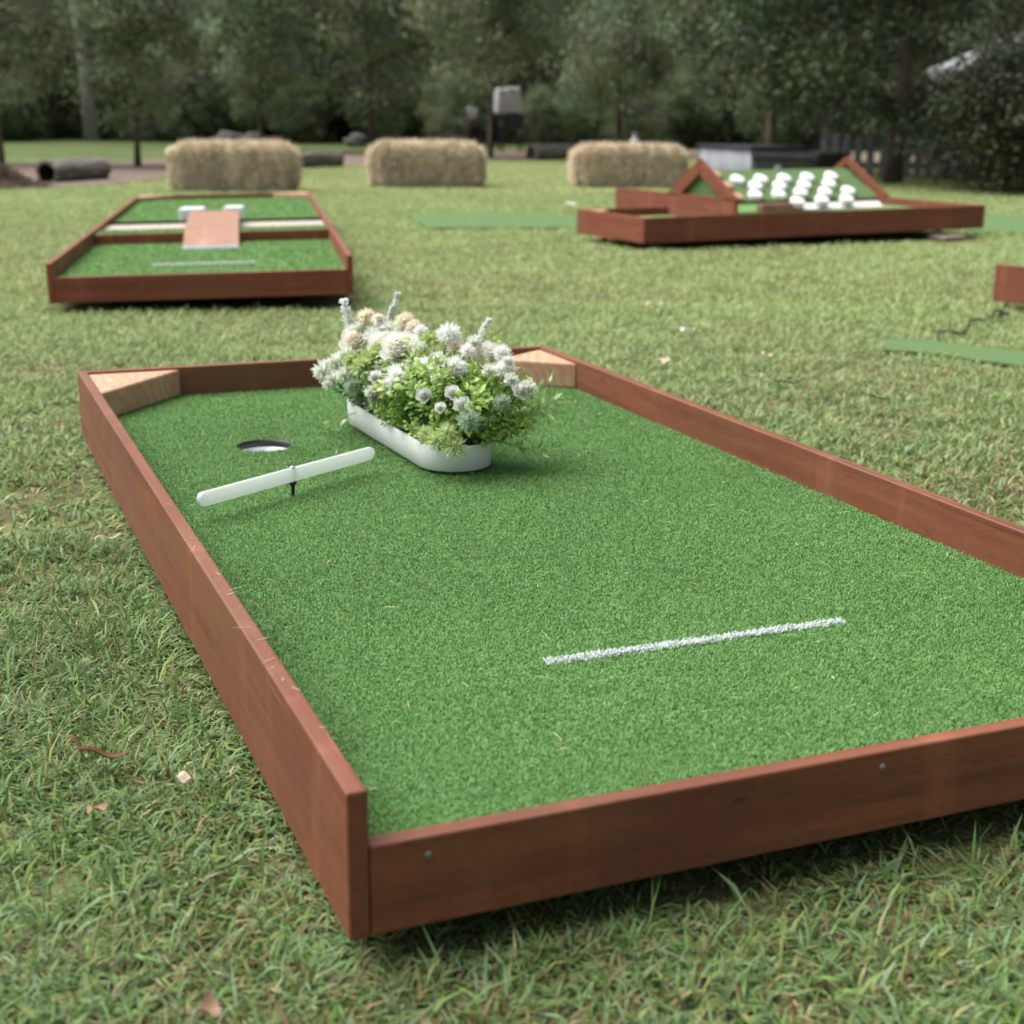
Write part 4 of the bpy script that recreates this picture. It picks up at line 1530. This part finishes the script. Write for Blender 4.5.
sow(215000, .75, 2.4, .034, .0029, 1.0, [3, 3, 2, 3, 1.0, .8, .6], .85, 1)
sow(9000, .75, 2.4, .055, .0034, .70, [3, 4, 1, 3, 1.2, .4, .1], .85, 2)
sow(210000, 2.2, 5.6, .034, .0050, .95, [3, 3, 1.6, 2, 2.2, 1.1, .4], .8, 3)
sow(300000, 5.2, 13.5, .034, .0065, .85, [3, 3, 1.4, 1.8, 2.6, 1.1, .3], .8, 4)
sow(110000, 13, 21, .030, .012, .85, [3, 3, 1.4, 1.5, 2.6, 1.0, .3], .9, 5)
o = obj('grass', S.mesh('grass'), M['grass'])
tag(o, 'short mown lawn grass with dry brown blades', 'grass', kind='stuff')

# ------------------------------------------------------------------ logs, rocks and other things by the bed
def log_mesh(L, R, seed, hollow=False):
    rs = np.random.RandomState(seed)
    seg, nl = 28, 14
    ph = rs.uniform(0, 6.3, 4)
    rr = lambda k, i: R * (1 + .06 * math.sin(3 * 2 * math.pi * k / seg + ph[0]) + .04 * math.sin(7 * 2 * math.pi * k / seg + ph[1] + i * .3) + .04 * math.sin(i * .8 + ph[2]))
    V, Q, T = [], [], []
    for i in range(nl):
        for k in range(seg):
            an = 2 * math.pi * k / seg
            r = rr(k, i)
            V.append((L * (i / (nl - 1) - .5), r * math.cos(an), R * .92 + r * math.sin(an)))
    for i in range(nl - 1):
        for k in range(seg):
            k2 = (k + 1) % seg
            Q.append((i * seg + k, i * seg + k2, (i + 1) * seg + k2, (i + 1) * seg + k))
    S = Soup()
    S.add(V, None, Q)
    # end faces: a rim ring and, when hollow, a bore
    C = Soup()
    for e, sg in ((0, 1), (nl - 1, -1)):
        o0 = [V[e * seg + k] for k in range(seg)]
        inn = [(p[0] + sg * .0, (p[1]) * .78, R * .92 + (p[2] - R * .92) * .78) for p in o0]
        dep = L * .45 if hollow else .015
        core = [(p[0] + sg * dep, p[1] * (.7 if hollow else .95), R * .92 + (p[2] - R * .92) * (.7 if hollow else .95)) for p in inn]
        b = len(S.V) and S.n
        S.add(o0 + inn, None, [(k, (k + 1) % seg, seg + (k + 1) % seg, seg + k) for k in range(seg)])
        C.add(inn + core + [(core[0][0], 0, R * .92)], [(seg + k, seg + (k + 1) % seg, 2 * seg) for k in range(seg)], [(k, (k + 1) % seg, seg + (k + 1) % seg, seg + k) for k in range(seg)])
    return S.mesh('log_bark', True), C.mesh('log_core', True)


def log(px0, py0, px1, py1, R, seed, lab, hollow):
    p0, p1 = at(px0, py0), at(px1, py1)
    c = (p0 + p1) / 2
    r = empty('log', (c.x, c.y, -.02), (0, 0, math.atan2(p1.y - p0.y, p1.x - p0.x)))
    tag(r, lab, 'log')
    b, cc = log_mesh((p1 - p0).length, R, seed, hollow)
    obj('bark', b, M['log'], r)
    obj('hollow_core' if hollow else 'cut_face', cc, M['hollow'], r)


log(47, 183, 101, 179, .125, 61, 'short hollow log with dark open end in the mulch at left', True)
log(297, 168, 338, 166.5, .115, 62, 'dark log lying right of the first hay bale', False)
log(531, 160, 578, 159, .13, 63, 'dark log lying behind the gap left of the third hay bale', False)


def rock(px, py, w_, h_, lab, seed, d=None):
    p = at_y(px, py, 29.5)
    w_, h_ = w_ * .8, h_ * .62
    rs = np.random.RandomState(seed)
    bm = bmesh.new()
    bmesh.ops.create_icosphere(bm, subdivisions=4, radius=1)
    ph = rs.uniform(0, 6, 9)
    for v in bm.verts:
        c = v.co
        k = 1 + .16 * math.sin(3 * c.x + ph[0]) * math.cos(2.6 * c.y + ph[1]) + .11 * math.sin(5 * c.z + ph[2] + 3 * c.x) + .05 * math.sin(11 * c.y + ph[3] + 7 * c.z)
        v.co = Vector((c.x * w_ * .5 * k, c.y * w_ * .4 * k, max(c.z * h_ * .5 * k + h_ * .38, -.03)))
    o = obj('rock', bm_mesh('rock', bm, True), M['rock'], None, (p.x, p.y, 0))
    tag(o, lab, 'rock')


rock(232, 141, .80, .52, 'grey boulder seen just above the first hay bale', 71)
rock(254, 141, .55, .48, 'smaller boulder right of the grey boulder', 72)
rock(355, 141, .6, .45, 'grey rock left of the golden hay bale behind the mulch', 73)

# heap of bark at the left end of the bed
hp = at(-16, 189)
rsH = np.random.RandomState(4)
S = Soup()
n = 9000
ang_, rad_ = rsH.uniform(0, 6.3, n), np.sqrt(rsH.rand(n))
hx, hy = rad_ * np.cos(ang_) * .62, rad_ * np.sin(ang_) * .5
hz_ = .26 * np.exp(-(rad_ * 1.7) ** 2) * (1 + .25 * np.sin(hx * 9) * np.cos(hy * 11))
V_ = [(0, 0, .25)] + [(.62 * r_ * math.cos(a_), .5 * r_ * math.sin(a_), .25 * math.exp(-(r_ * 1.7) ** 2) - .012) for r_ in (.25, .5, .75, 1.05) for a_ in np.linspace(0, 2 * math.pi, 25)[:-1]]
T_h = [(0, 1 + k_, 1 + (k_ + 1) % 24) for k_ in range(24)]
Q_h = [(1 + g_ * 24 + k_, 1 + (g_ + 1) * 24 + k_, 1 + (g_ + 1) * 24 + (k_ + 1) % 24, 1 + g_ * 24 + (k_ + 1) % 24) for g_ in range(3) for k_ in range(24)]
S.add(V_, T_h, Q_h, (.10, .07, .055))
dd = rsH.normal(0, 1, (n, 3)) * np.array([1, 1, .45])
leaf_set(S, np.stack([hx, hy, hz_], 1), dd, rand_dirs(n, rsH), rsH.uniform(.03, .09, n), rsH.uniform(.004, .014, n), pick([(.13, .085, .062), (.20, .145, .11), (.085, .06, .046), (.25, .20, .15)], [3, 2, 2, .8], n, .2, rsH))
o = obj('bark_heap', S.mesh('bark_heap'), M['straw'], None, (hp.x, hp.y + .25, 0))
o.scale = (.85, .85, .72)
tag(o, 'low brown heap of bark mulch at the left frame edge before the hollow log', 'mulch heap')

# pale boxy thing with a dark base behind the sapling
p = at_y(507, 128, 27.0)
gb = empty('covered_grill', (p.x, p.y, .12), (0, 0, .35))
gb.scale = (.62, .62, .92)
tag(gb, 'pale grey covered grill on a dark stand behind the middle sapling', 'grill')
bm = bmesh.new()
box_bm(bm, -.40, .40, -.28, .28, .62, 1.10, .07, 3)
for v in bm.verts:
    if v.co.z > .9:
        v.co.x *= .86
        v.co.y *= .8
    v.co.z += .05 * v.co.x
obj('cover', bm_mesh('cover', bm, True), mat_noise('grey_cover', (.30, .30, .31), (.52, .52, .53), 3, .7, .4, .02, .3), gb)
obj('stand', box_mesh('stand', -.22, .46, -.22, .22, .34, .615, .03), M['blackplastic'], gb)
lg = box_mesh('leg', -.025, .025, -.025, .025, -.14, .335, .004)
for x, y in ((-.18, -.18), (.42, -.18), (-.18, .18), (.42, .18)):
    obj('leg', lg, M['blackplastic'], gb, (x, y, 0))
p = at_y(472, 130, 27.5)
bk = empty('bucket', (p.x, p.y, .55))
bk.scale = (.6, .6, .65)
tag(bk, 'small white bucket on a dark stump beside the covered grill', 'bucket')
obj('bucket_body', lathe_mesh('bucket_body', [(0, 0), (.12, 0), (.16, .34), (.168, .345), (.168, .36), (.15, .36), (.112, .02), (0, .02)], 24), M['white_paint'], bk)
S = Soup()
tube(S, [(.165 * math.cos(t), .0, .34 - .20 * math.sin(t)) for t in np.linspace(0, math.pi, 12)], [.006] * 12, 5)
obj('handle', S.mesh('handle', True), M['steel'], bk, (0, -.17, 0))
S = Soup()
tube(S, [(0, 0, -.05), (0, 0, .1), (.01, 0, .35), (0, .01, .55)], [.24, .2, .18, .185], 14)
st = obj('stump', S.mesh('stump', True), M['hollow'], None, (p.x, p.y, 0))
tag(st, 'dark tree stump carrying the small white bucket', 'stump')

# small white bottle behind the third bale
p = at(634, 158)
bt = empty('bottle', (p.x, p.y, .0))
tag(bt, 'white bottle upright on the mulch behind the third hay bale', 'bottle')
obj('bottle_body', lathe_mesh('bottle_body', [(0, 0), (.09, 0), (.095, .02), (.095, .24), (.04, .32), (.035, .36), (0, .36)], 20), M['white_paint'], bt)
obj('cap', lathe_mesh('cap', [(0, .361), (.045, .361), (.045, .40), (0, .40)], 16), M['alu'], bt)

# ------------------------------------------------------------------ corrugated bed, tub and fence at the right
def corrugated(name, L, Hh, mat, parent, loc, rot, pitch=.076, amp=.012):
    n = int(L / pitch * 8)
    V, Q = [], []
    for th in (0, .004):
        for i in range(n + 1):
            x = L * i / n
            y = amp * math.sin(2 * math.pi * x / pitch) + th
            V += [(x, y, 0), (x, y, Hh)]
    m_ = 2 * (n + 1)
    for i in range(n):
        Q.append((2 * i, 2 * i + 2, 2 * i + 3, 2 * i + 1))
        Q.append((m_ + 2 * i, m_ + 2 * i + 1, m_ + 2 * i + 3, m_ + 2 * i + 2))
        Q.append((2 * i + 1, 2 * i + 3, m_ + 2 * i + 3, m_ + 2 * i + 1))
    me = mesh_np(name, V, [np.array(Q)], None, True)
    return obj(name, me, M[mat], parent, loc, rot)


p0, p1 = at_y(698, 178, 17.2), at_y(750, 178, 16.2)
top = at_y(698, 143, 17.2).z
gb2 = empty('raised_garden_bed', (p0.x, p0.y, 0), (0, 0, math.atan2(p1.y - p0.y, p1.x - p0.x)))
tag(gb2, 'pale corrugated metal garden bed behind the peg slope', 'garden bed')
Lx = (p1 - p0).length
corrugated('front_panel', Lx, top - .04, 'galv', gb2, (0, 0, 0), (0, 0, 0))
corrugated('back_panel', Lx, top - .04, 'galv', gb2, (0, .8, 0), (0, 0, 0))
corrugated('end_panel', .78, top - .04, 'galv', gb2, (-.01, .0, 0), (0, 0, rad(90)))
corrugated('end_panel', .78, top - .04, 'galv', gb2, (Lx + .01, .0, 0), (0, 0, rad(90)))
obj('top_edge', box_mesh('top_edge', -.03, Lx + .03, -.03, .83, top - .038, top - .012, .006), M['blackplastic'], gb2)

p0, p1 = at_y(752, 180, 16.1), at_y(816, 180, 15.6)
top = at_y(780, 152, 16).z
tb_ = empty('black_trough', (p0.x, p0.y, 0), (0, 0, math.atan2(p1.y - p0.y, p1.x - p0.x)))
tag(tb_, 'black plastic tub behind the white pegs, right of the corrugated bed', 'tub')
Lx = (p1 - p0).length
bm = bmesh.new()
rng = []
for z, ins, in ((0, .05), (top - .06, .0), (top - .06, -.025), (top, -.025), (top, .02), (.06, .07)):
    rng.append([bm.verts.new((x, y, z)) for x, y in ((ins, ins), (Lx - ins, ins), (Lx - ins, .7 - ins), (ins, .7 - ins))])
for aa, bb in zip(rng, rng[1:]):
    for k in range(4):
        bm.faces.new((aa[k], aa[(k + 1) % 4], bb[(k + 1) % 4], bb[k]))
bm.faces.new(rng[0][::-1])
bm.faces.new(rng[-1])
bmesh.ops.recalc_face_normals(bm, faces=bm.faces)
bmesh.ops.bevel(bm, geom=list(bm.edges), offset=.008, segments=2, affect='EDGES')
obj('tub_body', bm_mesh('tub_body', bm), M['blackplastic'], tb_)
obj('drain_plug', lathe_mesh('drain_plug', [(0, 0), (.05, 0), (.05, .03), (.03, .045), (0, .045)], 16), M['greypaint'], tb_, (.32, .02, top * .45), (rad(90), 0, 0))

# dim paling fence
p0, p1 = at_y(818, 184, 17.6), at_y(1075, 190, 16.8)
fd = p1 - p0
fd.z = 0
fence = empty('paling_fence', (p0.x, p0.y, 0), (0, 0, math.atan2(fd.y, fd.x)))
tag(fence, 'dim grey paling fence beneath the dark trees at right', 'fence')
Lf = fd.length
S = bmesh.new()
bm = bmesh.new()
x = 0
rsn = np.random.RandomState(5)
while x < Lf:
    wdt = .085
    box_bm(bm, x, x + wdt, -.012 + rsn.uniform(-.003, .003), .012, .03, .50 + rsn.uniform(-.03, .03), .003, 1)
    x += wdt + rsn.uniform(.035, .07)
obj('palings', bm_mesh('palings', bm), M['greypaint'], fence)
for z in (.12, .38):
    obj('fence_rail', box_mesh('fence_rail', 0, Lf, .016, .05, z, z + .06, .003), M['greypaint'], fence)
for k in range(5):
    obj('fence_post', box_mesh('fence_post', -.04, .04, .052, .13, 0, .56, .004), M['greypaint'], fence, (Lf * k / 4 * .98 + .04, 0, 0))

# white marquee far behind the right-hand trees
mq = empty('marquee', (15.2, 40, 0), (0, 0, .25))
tag(mq, 'white marquee with peaked roof showing behind the dark trees at right', 'marquee')
s, ze, za = 3.0, 1.95, 3.7
bm = bmesh.new()
e = [bm.verts.new((x, y, ze)) for x, y in ((-s, -s), (s, -s), (s, s), (-s, s))]
ap = bm.verts.new((0, 0, za))
e2 = [bm.verts.new((x, y, ze - .02)) for x, y in ((-s, -s), (s, -s), (s, s), (-s, s))]
ap2 = bm.verts.new((0, 0, za - .03))
for k in range(4):
    bm.faces.new((e[k], e[(k + 1) % 4], ap))
    bm.faces.new((e2[(k + 1) % 4], e2[k], ap2))
    bm.faces.new((e[k], e2[k], e2[(k + 1) % 4], e[(k + 1) % 4]))
obj('roof', bm_mesh('roof', bm), M['tent'], mq)
for k, (x, y, r) in enumerate(((-s, -s, 0), (s, -s, 90), (s, s, 180), (-s, s, 270))):
    obj('valance', box_mesh('valance', 0, 2 * s, -.01, .0, -.28, 0), M['tent'], mq, (x, y, ze - .022), (0, 0, rad(r)))
    obj('pole', lathe_mesh('pole', [(0, 0), (.05, 0), (.05, ze - .3), (0, ze - .3)], 12), M['alu'], mq, (x * .97, y * .97, 0))

# ------------------------------------------------------------------ trees
def crown_mesh(name, seed, R, Z0, Z1, nclump, nleaf, ll, lw, pal, wts, shape='egg', clump_r=.35, core=.25, hang=.3, shift=0.0):
    """leaf clumps spread through a crown volume; returns (mesh, clump centres)"""
    rs = np.random.RandomState(seed)
    S = Soup()
    ctrs = []
    while len(ctrs) < nclump:
        p = rs.uniform(-1, 1, 3)
        q = np.linalg.norm(p)
        if q > 1 or q < core * rs.rand():
            continue
        f = (p[2] + 1) / 2
        wdt = {'egg': (1 - .35 * f), 'spread': (.75 + .35 * f), 'cone': (1.1 - .8 * f)}[shape]
        lob = 1 + .25 * math.sin(3 * math.atan2(p[1], p[0]) + seed) * abs(p[2])
        ctrs.append((p[0] * R * wdt * lob + shift, p[1] * R * wdt * lob, Z0 + (Z1 - Z0) * f))
    ctrs = np.array(ctrs)
    n = nclump * nleaf
    cc = np.repeat(ctrs, nleaf, axis=0)
    cr = np.repeat(rs.uniform(.6, 1.35, nclump), nleaf)[:, None] * clump_r
    off = rs.normal(0, .5, (n, 3)) * cr * np.array([1, 1, .75])
    d = unit(off + rs.normal(0, .2, (n, 3))) + np.array([0, 0, -hang]) + rs.normal(0, .4, (n, 3))
    tone = np.repeat(pick(pal, wts, nclump, .32, rs), nleaf, axis=0)
    col = np.clip(tone * (1 + rs.uniform(-.15, .15, (n, 1))), 0, 1)
    (quick_leaf)(S, cc + off, d, rs.normal(0, .5, (n, 3)) + np.array([0, 0, 1.0]), rs.uniform(.7, 1.25, n) * ll, rs.uniform(.75, 1.2, n) * lw, col)
    return S.mesh(name), ctrs


def trunk_mesh(name, seed, h, r, ctrs, nlimb, lean=(0, 0), seg=9, crook=.04):
    rs = np.random.RandomState(seed)
    S = Soup()
    P = []
    k = 9
    for i in range(k):
        t = i / (k - 1)
        P.append(Vector((lean[0] * t * h + crook * h * math.sin(t * 5 + seed) * t * .5, lean[1] * t * h + crook * h * math.cos(t * 4 + seed) * t * .5, h * t - .05)))
    tube(S, P, [r * (1.35 if i == 0 else 1) * (1 - .75 * i / (k - 1)) for i in range(k)], seg)
    if len(ctrs):
        for c in ctrs[rs.choice(len(ctrs), min(nlimb, len(ctrs)), replace=False)]:
            c = Vector(c)
            t = max(.15, min(.92, (c.z - .28 * math.hypot(c.x, c.y) * 1.6) / h))
            i = t * (k - 1)
            b = P[int(i)].lerp(P[min(int(i) + 1, k - 1)], i - int(i))
            mid = b.lerp(c, .5) + Vector(rs.normal(0, .05, 3)) * (c - b).length
            rr = r * (1 - .75 * t) * .5
            tube(S, [b, mid, c], [rr, rr * .6, rr * .2], 6)
    return S.mesh(name, True)


SAP = [(.165, .208, .112), (.118, .158, .078), (.225, .268, .16), (.195, .25, .105), (.29, .32, .21)]
SAPW = [4, 4, 2, 1.5, .8]
DARK = [(.075, .105, .050), (.052, .080, .036), (.110, .145, .068), (.10, .115, .05)]
DARKW = [4, 4, 2, 1]

protos = {}


def make_tree(kind, x, y, rot, sc, label, group=None, leanv=None):
    tr_me, cr_me, bark = protos[kind]
    r = empty({'sap': 'sapling', 'gum': 'gum_tree', 'bush': 'bush', 'dark': 'shade_tree', 'tall': 'forest_tree', 'fern': 'bush'}[kind.split('_')[0]], (x, y, 0), (0, 0, rot))
    r.scale = (sc, sc, sc)
    tag(r, label, {'bush': 'bush', 'fern': 'bush'}.get(kind.split('_')[0], 'tree'), group)
    if tr_me:
        obj('trunk', tr_me, M[bark], r)
    obj('crown', cr_me, M['leaf'], r)
    return r


def proto(kind, seed, h, r, bark, nlimb, lean=(0, 0), **kw):
    cr_me, ctrs = crown_mesh('crown', seed, **kw)
    protos[kind] = (trunk_mesh('trunk', seed + 1, h, r, ctrs, nlimb, lean), cr_me, bark)


for i in range(3):
    proto('sap_%d' % i, 1100 + i * 7, 2.5, .040, 'bark', 26, lean=((-.02, .03, .0)[i], .02), R=(1.15, 1.0, .95)[i], Z0=(.85, .5, .45)[i], Z1=3.15, nclump=135, nleaf=95, ll=.080, lw=.029, pal=SAP, wts=SAPW, shape='egg', clump_r=.25, hang=.45)
proto('sap_round', 1151, 1.7, .042, 'bark_red', 22, R=.86, Z0=.42, Z1=2.25, nclump=105, nleaf=95, ll=.072, lw=.028, pal=SAP, wts=SAPW, shape='egg', clump_r=.24, hang=.4)
for i in range(3):
    proto('bush_%d' % i, 1200 + i * 9, 2.6, .06, 'bark', 10, R=2.2, Z0=.05, Z1=(3.6, 4.4, 5.2)[i], nclump=150, nleaf=55, ll=.24, lw=.10, pal=[(.16, .19, .105), (.12, .15, .075), (.22, .245, .145), (.20, .215, .10)], wts=[4, 4, 2, 1], shape='egg', clump_r=.55)
for i in range(3):
    proto('tall_%d' % i, 1300 + i * 9, 11, .19, ('bark', 'bark_red', 'bark')[i], 22, lean=((.02, -.03, .01)[i], 0), R=2.8, Z0=5.6 + i * .5, Z1=12.5, nclump=46, nleaf=46, ll=.34, lw=.13, pal=DARK, wts=DARKW, shape='egg', clump_r=.8)
proto('gum_0', 1351, 12, .14, 'bark_pale', 16, lean=(-.075, .02), R=2.6, Z0=4.5, Z1=13, nclump=110, nleaf=46, ll=.30, lw=.10, pal=DARK, wts=DARKW, shape='spread', clump_r=.8)
for i in range(2):
    proto('dark_%d' % i, 1400 + i * 9, 5.2, .10, 'bark', 26, lean=(.02, 0), R=2.0, Z0=.75, Z1=6.5, nclump=230, nleaf=105, ll=.105, lw=.045, shift=-.68, pal=[(.055, .085, .045), (.038, .062, .030), (.095, .130, .068), (.08, .14, .045), (.13, .155, .07)], wts=[4, 4, 2, 1, .6], shape='egg', clump_r=.42)
for i in range(3):
    proto('bush_g%d' % i, 1250 + i * 9, 2.2, .07, 'bark', 14, R=(1.9, 1.6, 2.1)[i], Z0=.15, Z1=(3.9, 3.3, 4.6)[i], nclump=190, nleaf=80, ll=.14, lw=.052, pal=SAP, wts=SAPW, shape='egg', clump_r=.42)
proto('fern_0', 1500, .8, .04, 'bark', 8, R=1.05, Z0=.02, Z1=1.5, nclump=140, nleaf=90, ll=.07, lw=.032, pal=[(.050, .064, .030), (.034, .046, .022), (.08, .092, .045), (.11, .115, .045)], wts=[4, 4, 2, .8], shape='egg', clump_r=.24)
proto('fern_1', 1510, .6, .03, 'bark', 6, R=.9, Z0=.0, Z1=.95, nclump=60, nleaf=50, ll=.16, lw=.06, pal=[(.085, .145, .048), (.07, .115, .042), (.13, .19, .075)], wts=[3, 3, 1.5], shape='spread', clump_r=.3)

# saplings in the mulch bed
saps = [('sap_0', 2, 165, .2, 1.0, 'leafy sapling at the left frame edge beside the hollow log'),
        ('sap_1', 138, 167, 1.2, 1.02, 'open leafy sapling with a thin dark trunk behind the hollow log'),
        ('sap_2', 372, 153, 2.1, 1.35, 'leafy sapling rising behind the golden hay bale at its left end'),
        ('sap_0', 490, 158, 3.4, 1.28, 'tall sapling in front of the grey covered grill'),
        ('sap_round', 618, 155, .8, 1.28, 'round crowned sapling with reddish trunk above the third hay bale'),
        ('sap_1', 262, 152, 4.4, 1.2, 'leafy sapling behind the first hay bale')]
for kind, px, py, rot, sc, lab in saps:
    p = at(px, py)
    make_tree(kind, p.x, p.y, rot, sc, lab)
# dark trees on the right
for kind, px, y, rot, sc, lab in [('dark_0', 893, 16.3, .0, .88, 'big dark shade tree with a black trunk behind the peg board'),
                                  ('dark_1', 832, 19.0, .3, .95, 'dark many stemmed tree left of the big shade tree'),
                                  ('dark_0', 770, 22.0, 3.3, .9, 'dark tree rising behind the corrugated garden bed'),
                                  ('dark_1', 1120, 20.0, .0, .9, 'dark tree beyond the right frame edge behind the fence')]:
    p = at_y(px, 180, y)
    make_tree(kind, p.x, y, rot, sc, lab)
for px, y, rot, sc, lab in [(1003, 14.6, .3, 1.0, 'dense dark bush at the right frame edge in front of the fence'), (1060, 15.2, 1.9, 1.15, 'dense dark bush beyond the right frame edge'), (965, 17.9, 3.0, .95, 'dark bush behind the fence under the marquee')]:
    p = at_y(px, 180, y)
    make_tree('fern_0', p.x, y, rot, sc, lab)
# pale leaning gum
p = at(86, 141)
make_tree('gum_0', p.x + .15, p.y, 0, 1.0, 'pale barked gum tree leaning left at the wood edge')
p = at(24, 141)
make_tree('gum_0', p.x - .3, p.y + 3, .4, .55, 'thin pale trunked gum left of the leaning pale gum')
# the wood: tall trunks and understorey
rsT = np.random.RandomState(77)
FG = 'tall trees of the wood behind the lawn'
spots = []
tx = [(70, 36.5), (160, 38), (108, 41), (215, 40), (285, 39), (335, 43), (395, 38.5), (450, 44), (530, 40), (575, 46), (668, 34.5), (690, 37), (735, 39), (640, 44), (790, 36), (860, 38), (905, 44), (1010, 52), (20, 40), (-60, 38), (1080, 37), (250, 46), (700, 47), (480, 48)]
for i, (px, y) in enumerate(tx):
    x = at_y(px, 140, y).x
    make_tree('tall_%d' % (i % 3), x, y, rsT.uniform(0, 6.3), rsT.uniform(.85, 1.2), 'tall dark trunked forest tree in the wood behind the lawn', FG)
BG = 'bushes of the wood understorey'
for i in range(30):
    px = -130 + i * 44 + rsT.uniform(-14, 14)
    y = rsT.uniform(40, 50)
    x = at_y(px, 140, y).x
    make_tree('bush_%d' % (i % 3), x, y, rsT.uniform(0, 6.3), rsT.uniform(.8, 1.25), 'dense dim green bush filling the wood behind the lawn', BG)
for i in range(26):
    px = -140 + i * 50 + rsT.uniform(-18, 18)
    y = rsT.uniform(32.5, 38)
    if px > 870:
        continue
    x = at_y(px, 140, y).x
    make_tree('bush_g%d' % (i % 3), x, y, rsT.uniform(0, 6.3), rsT.uniform(.8, 1.15), 'loose grey green bush in front of the dark wood', 'grey green bushes before the wood')
for i in range(30):
    px = -150 + i * 44 + rsT.uniform(-16, 16)
    if 62 < px < 108 or 470 < px < 530 or px > 880:
        continue
    y = rsT.uniform(29.8, 32.5)
    if 205 < px < 275 or 335 < px < 372:
        y += 2.5
    x = at_y(px, 140, y).x
    make_tree('bush_g%d' % (i % 3), x, y, rsT.uniform(0, 6.3), rsT.uniform(.34, .58), 'small loose grey green bush at the foot of the wood', 'small grey green bushes along the wood edge')
for i in range(24):
    px = -130 + i * 53 + rsT.uniform(-24, 24)
    y = rsT.uniform(31.5, 36.5)
    if 440 < px < 560 or 55 < px < 120:
        continue
    x = at_y(px, 140, y).x
    make_tree('fern_1', x, y, rsT.uniform(0, 6.3), rsT.uniform(.4, .95), 'low bright green bush at the edge of the wood', 'low bushes along the wood edge')
# far wood behind it all
S = Soup()
n = 90000
x = RS.uniform(-48, 48, n)
y = RS.uniform(54, 62, n)
zc = RS.uniform(0, 1, n)
top = 11 + 3.5 * np.sin(x * .31) + 2.2 * np.sin(x * .83 + 1)
d = rand_dirs(n)
quick_leaf(S, np.stack([x, y, zc * top], 1), d, rand_dirs(n), RS.uniform(.5, .95, n), RS.uniform(.2, .4, n), pick([(.06, .078, .036), (.045, .06, .028), (.085, .105, .05)], [3, 3, 1.5], n, .25))
o = obj('woods', S.mesh('woods'), M['leaf'])
tag(o, 'dark mass of distant woods', 'woods', kind='stuff')
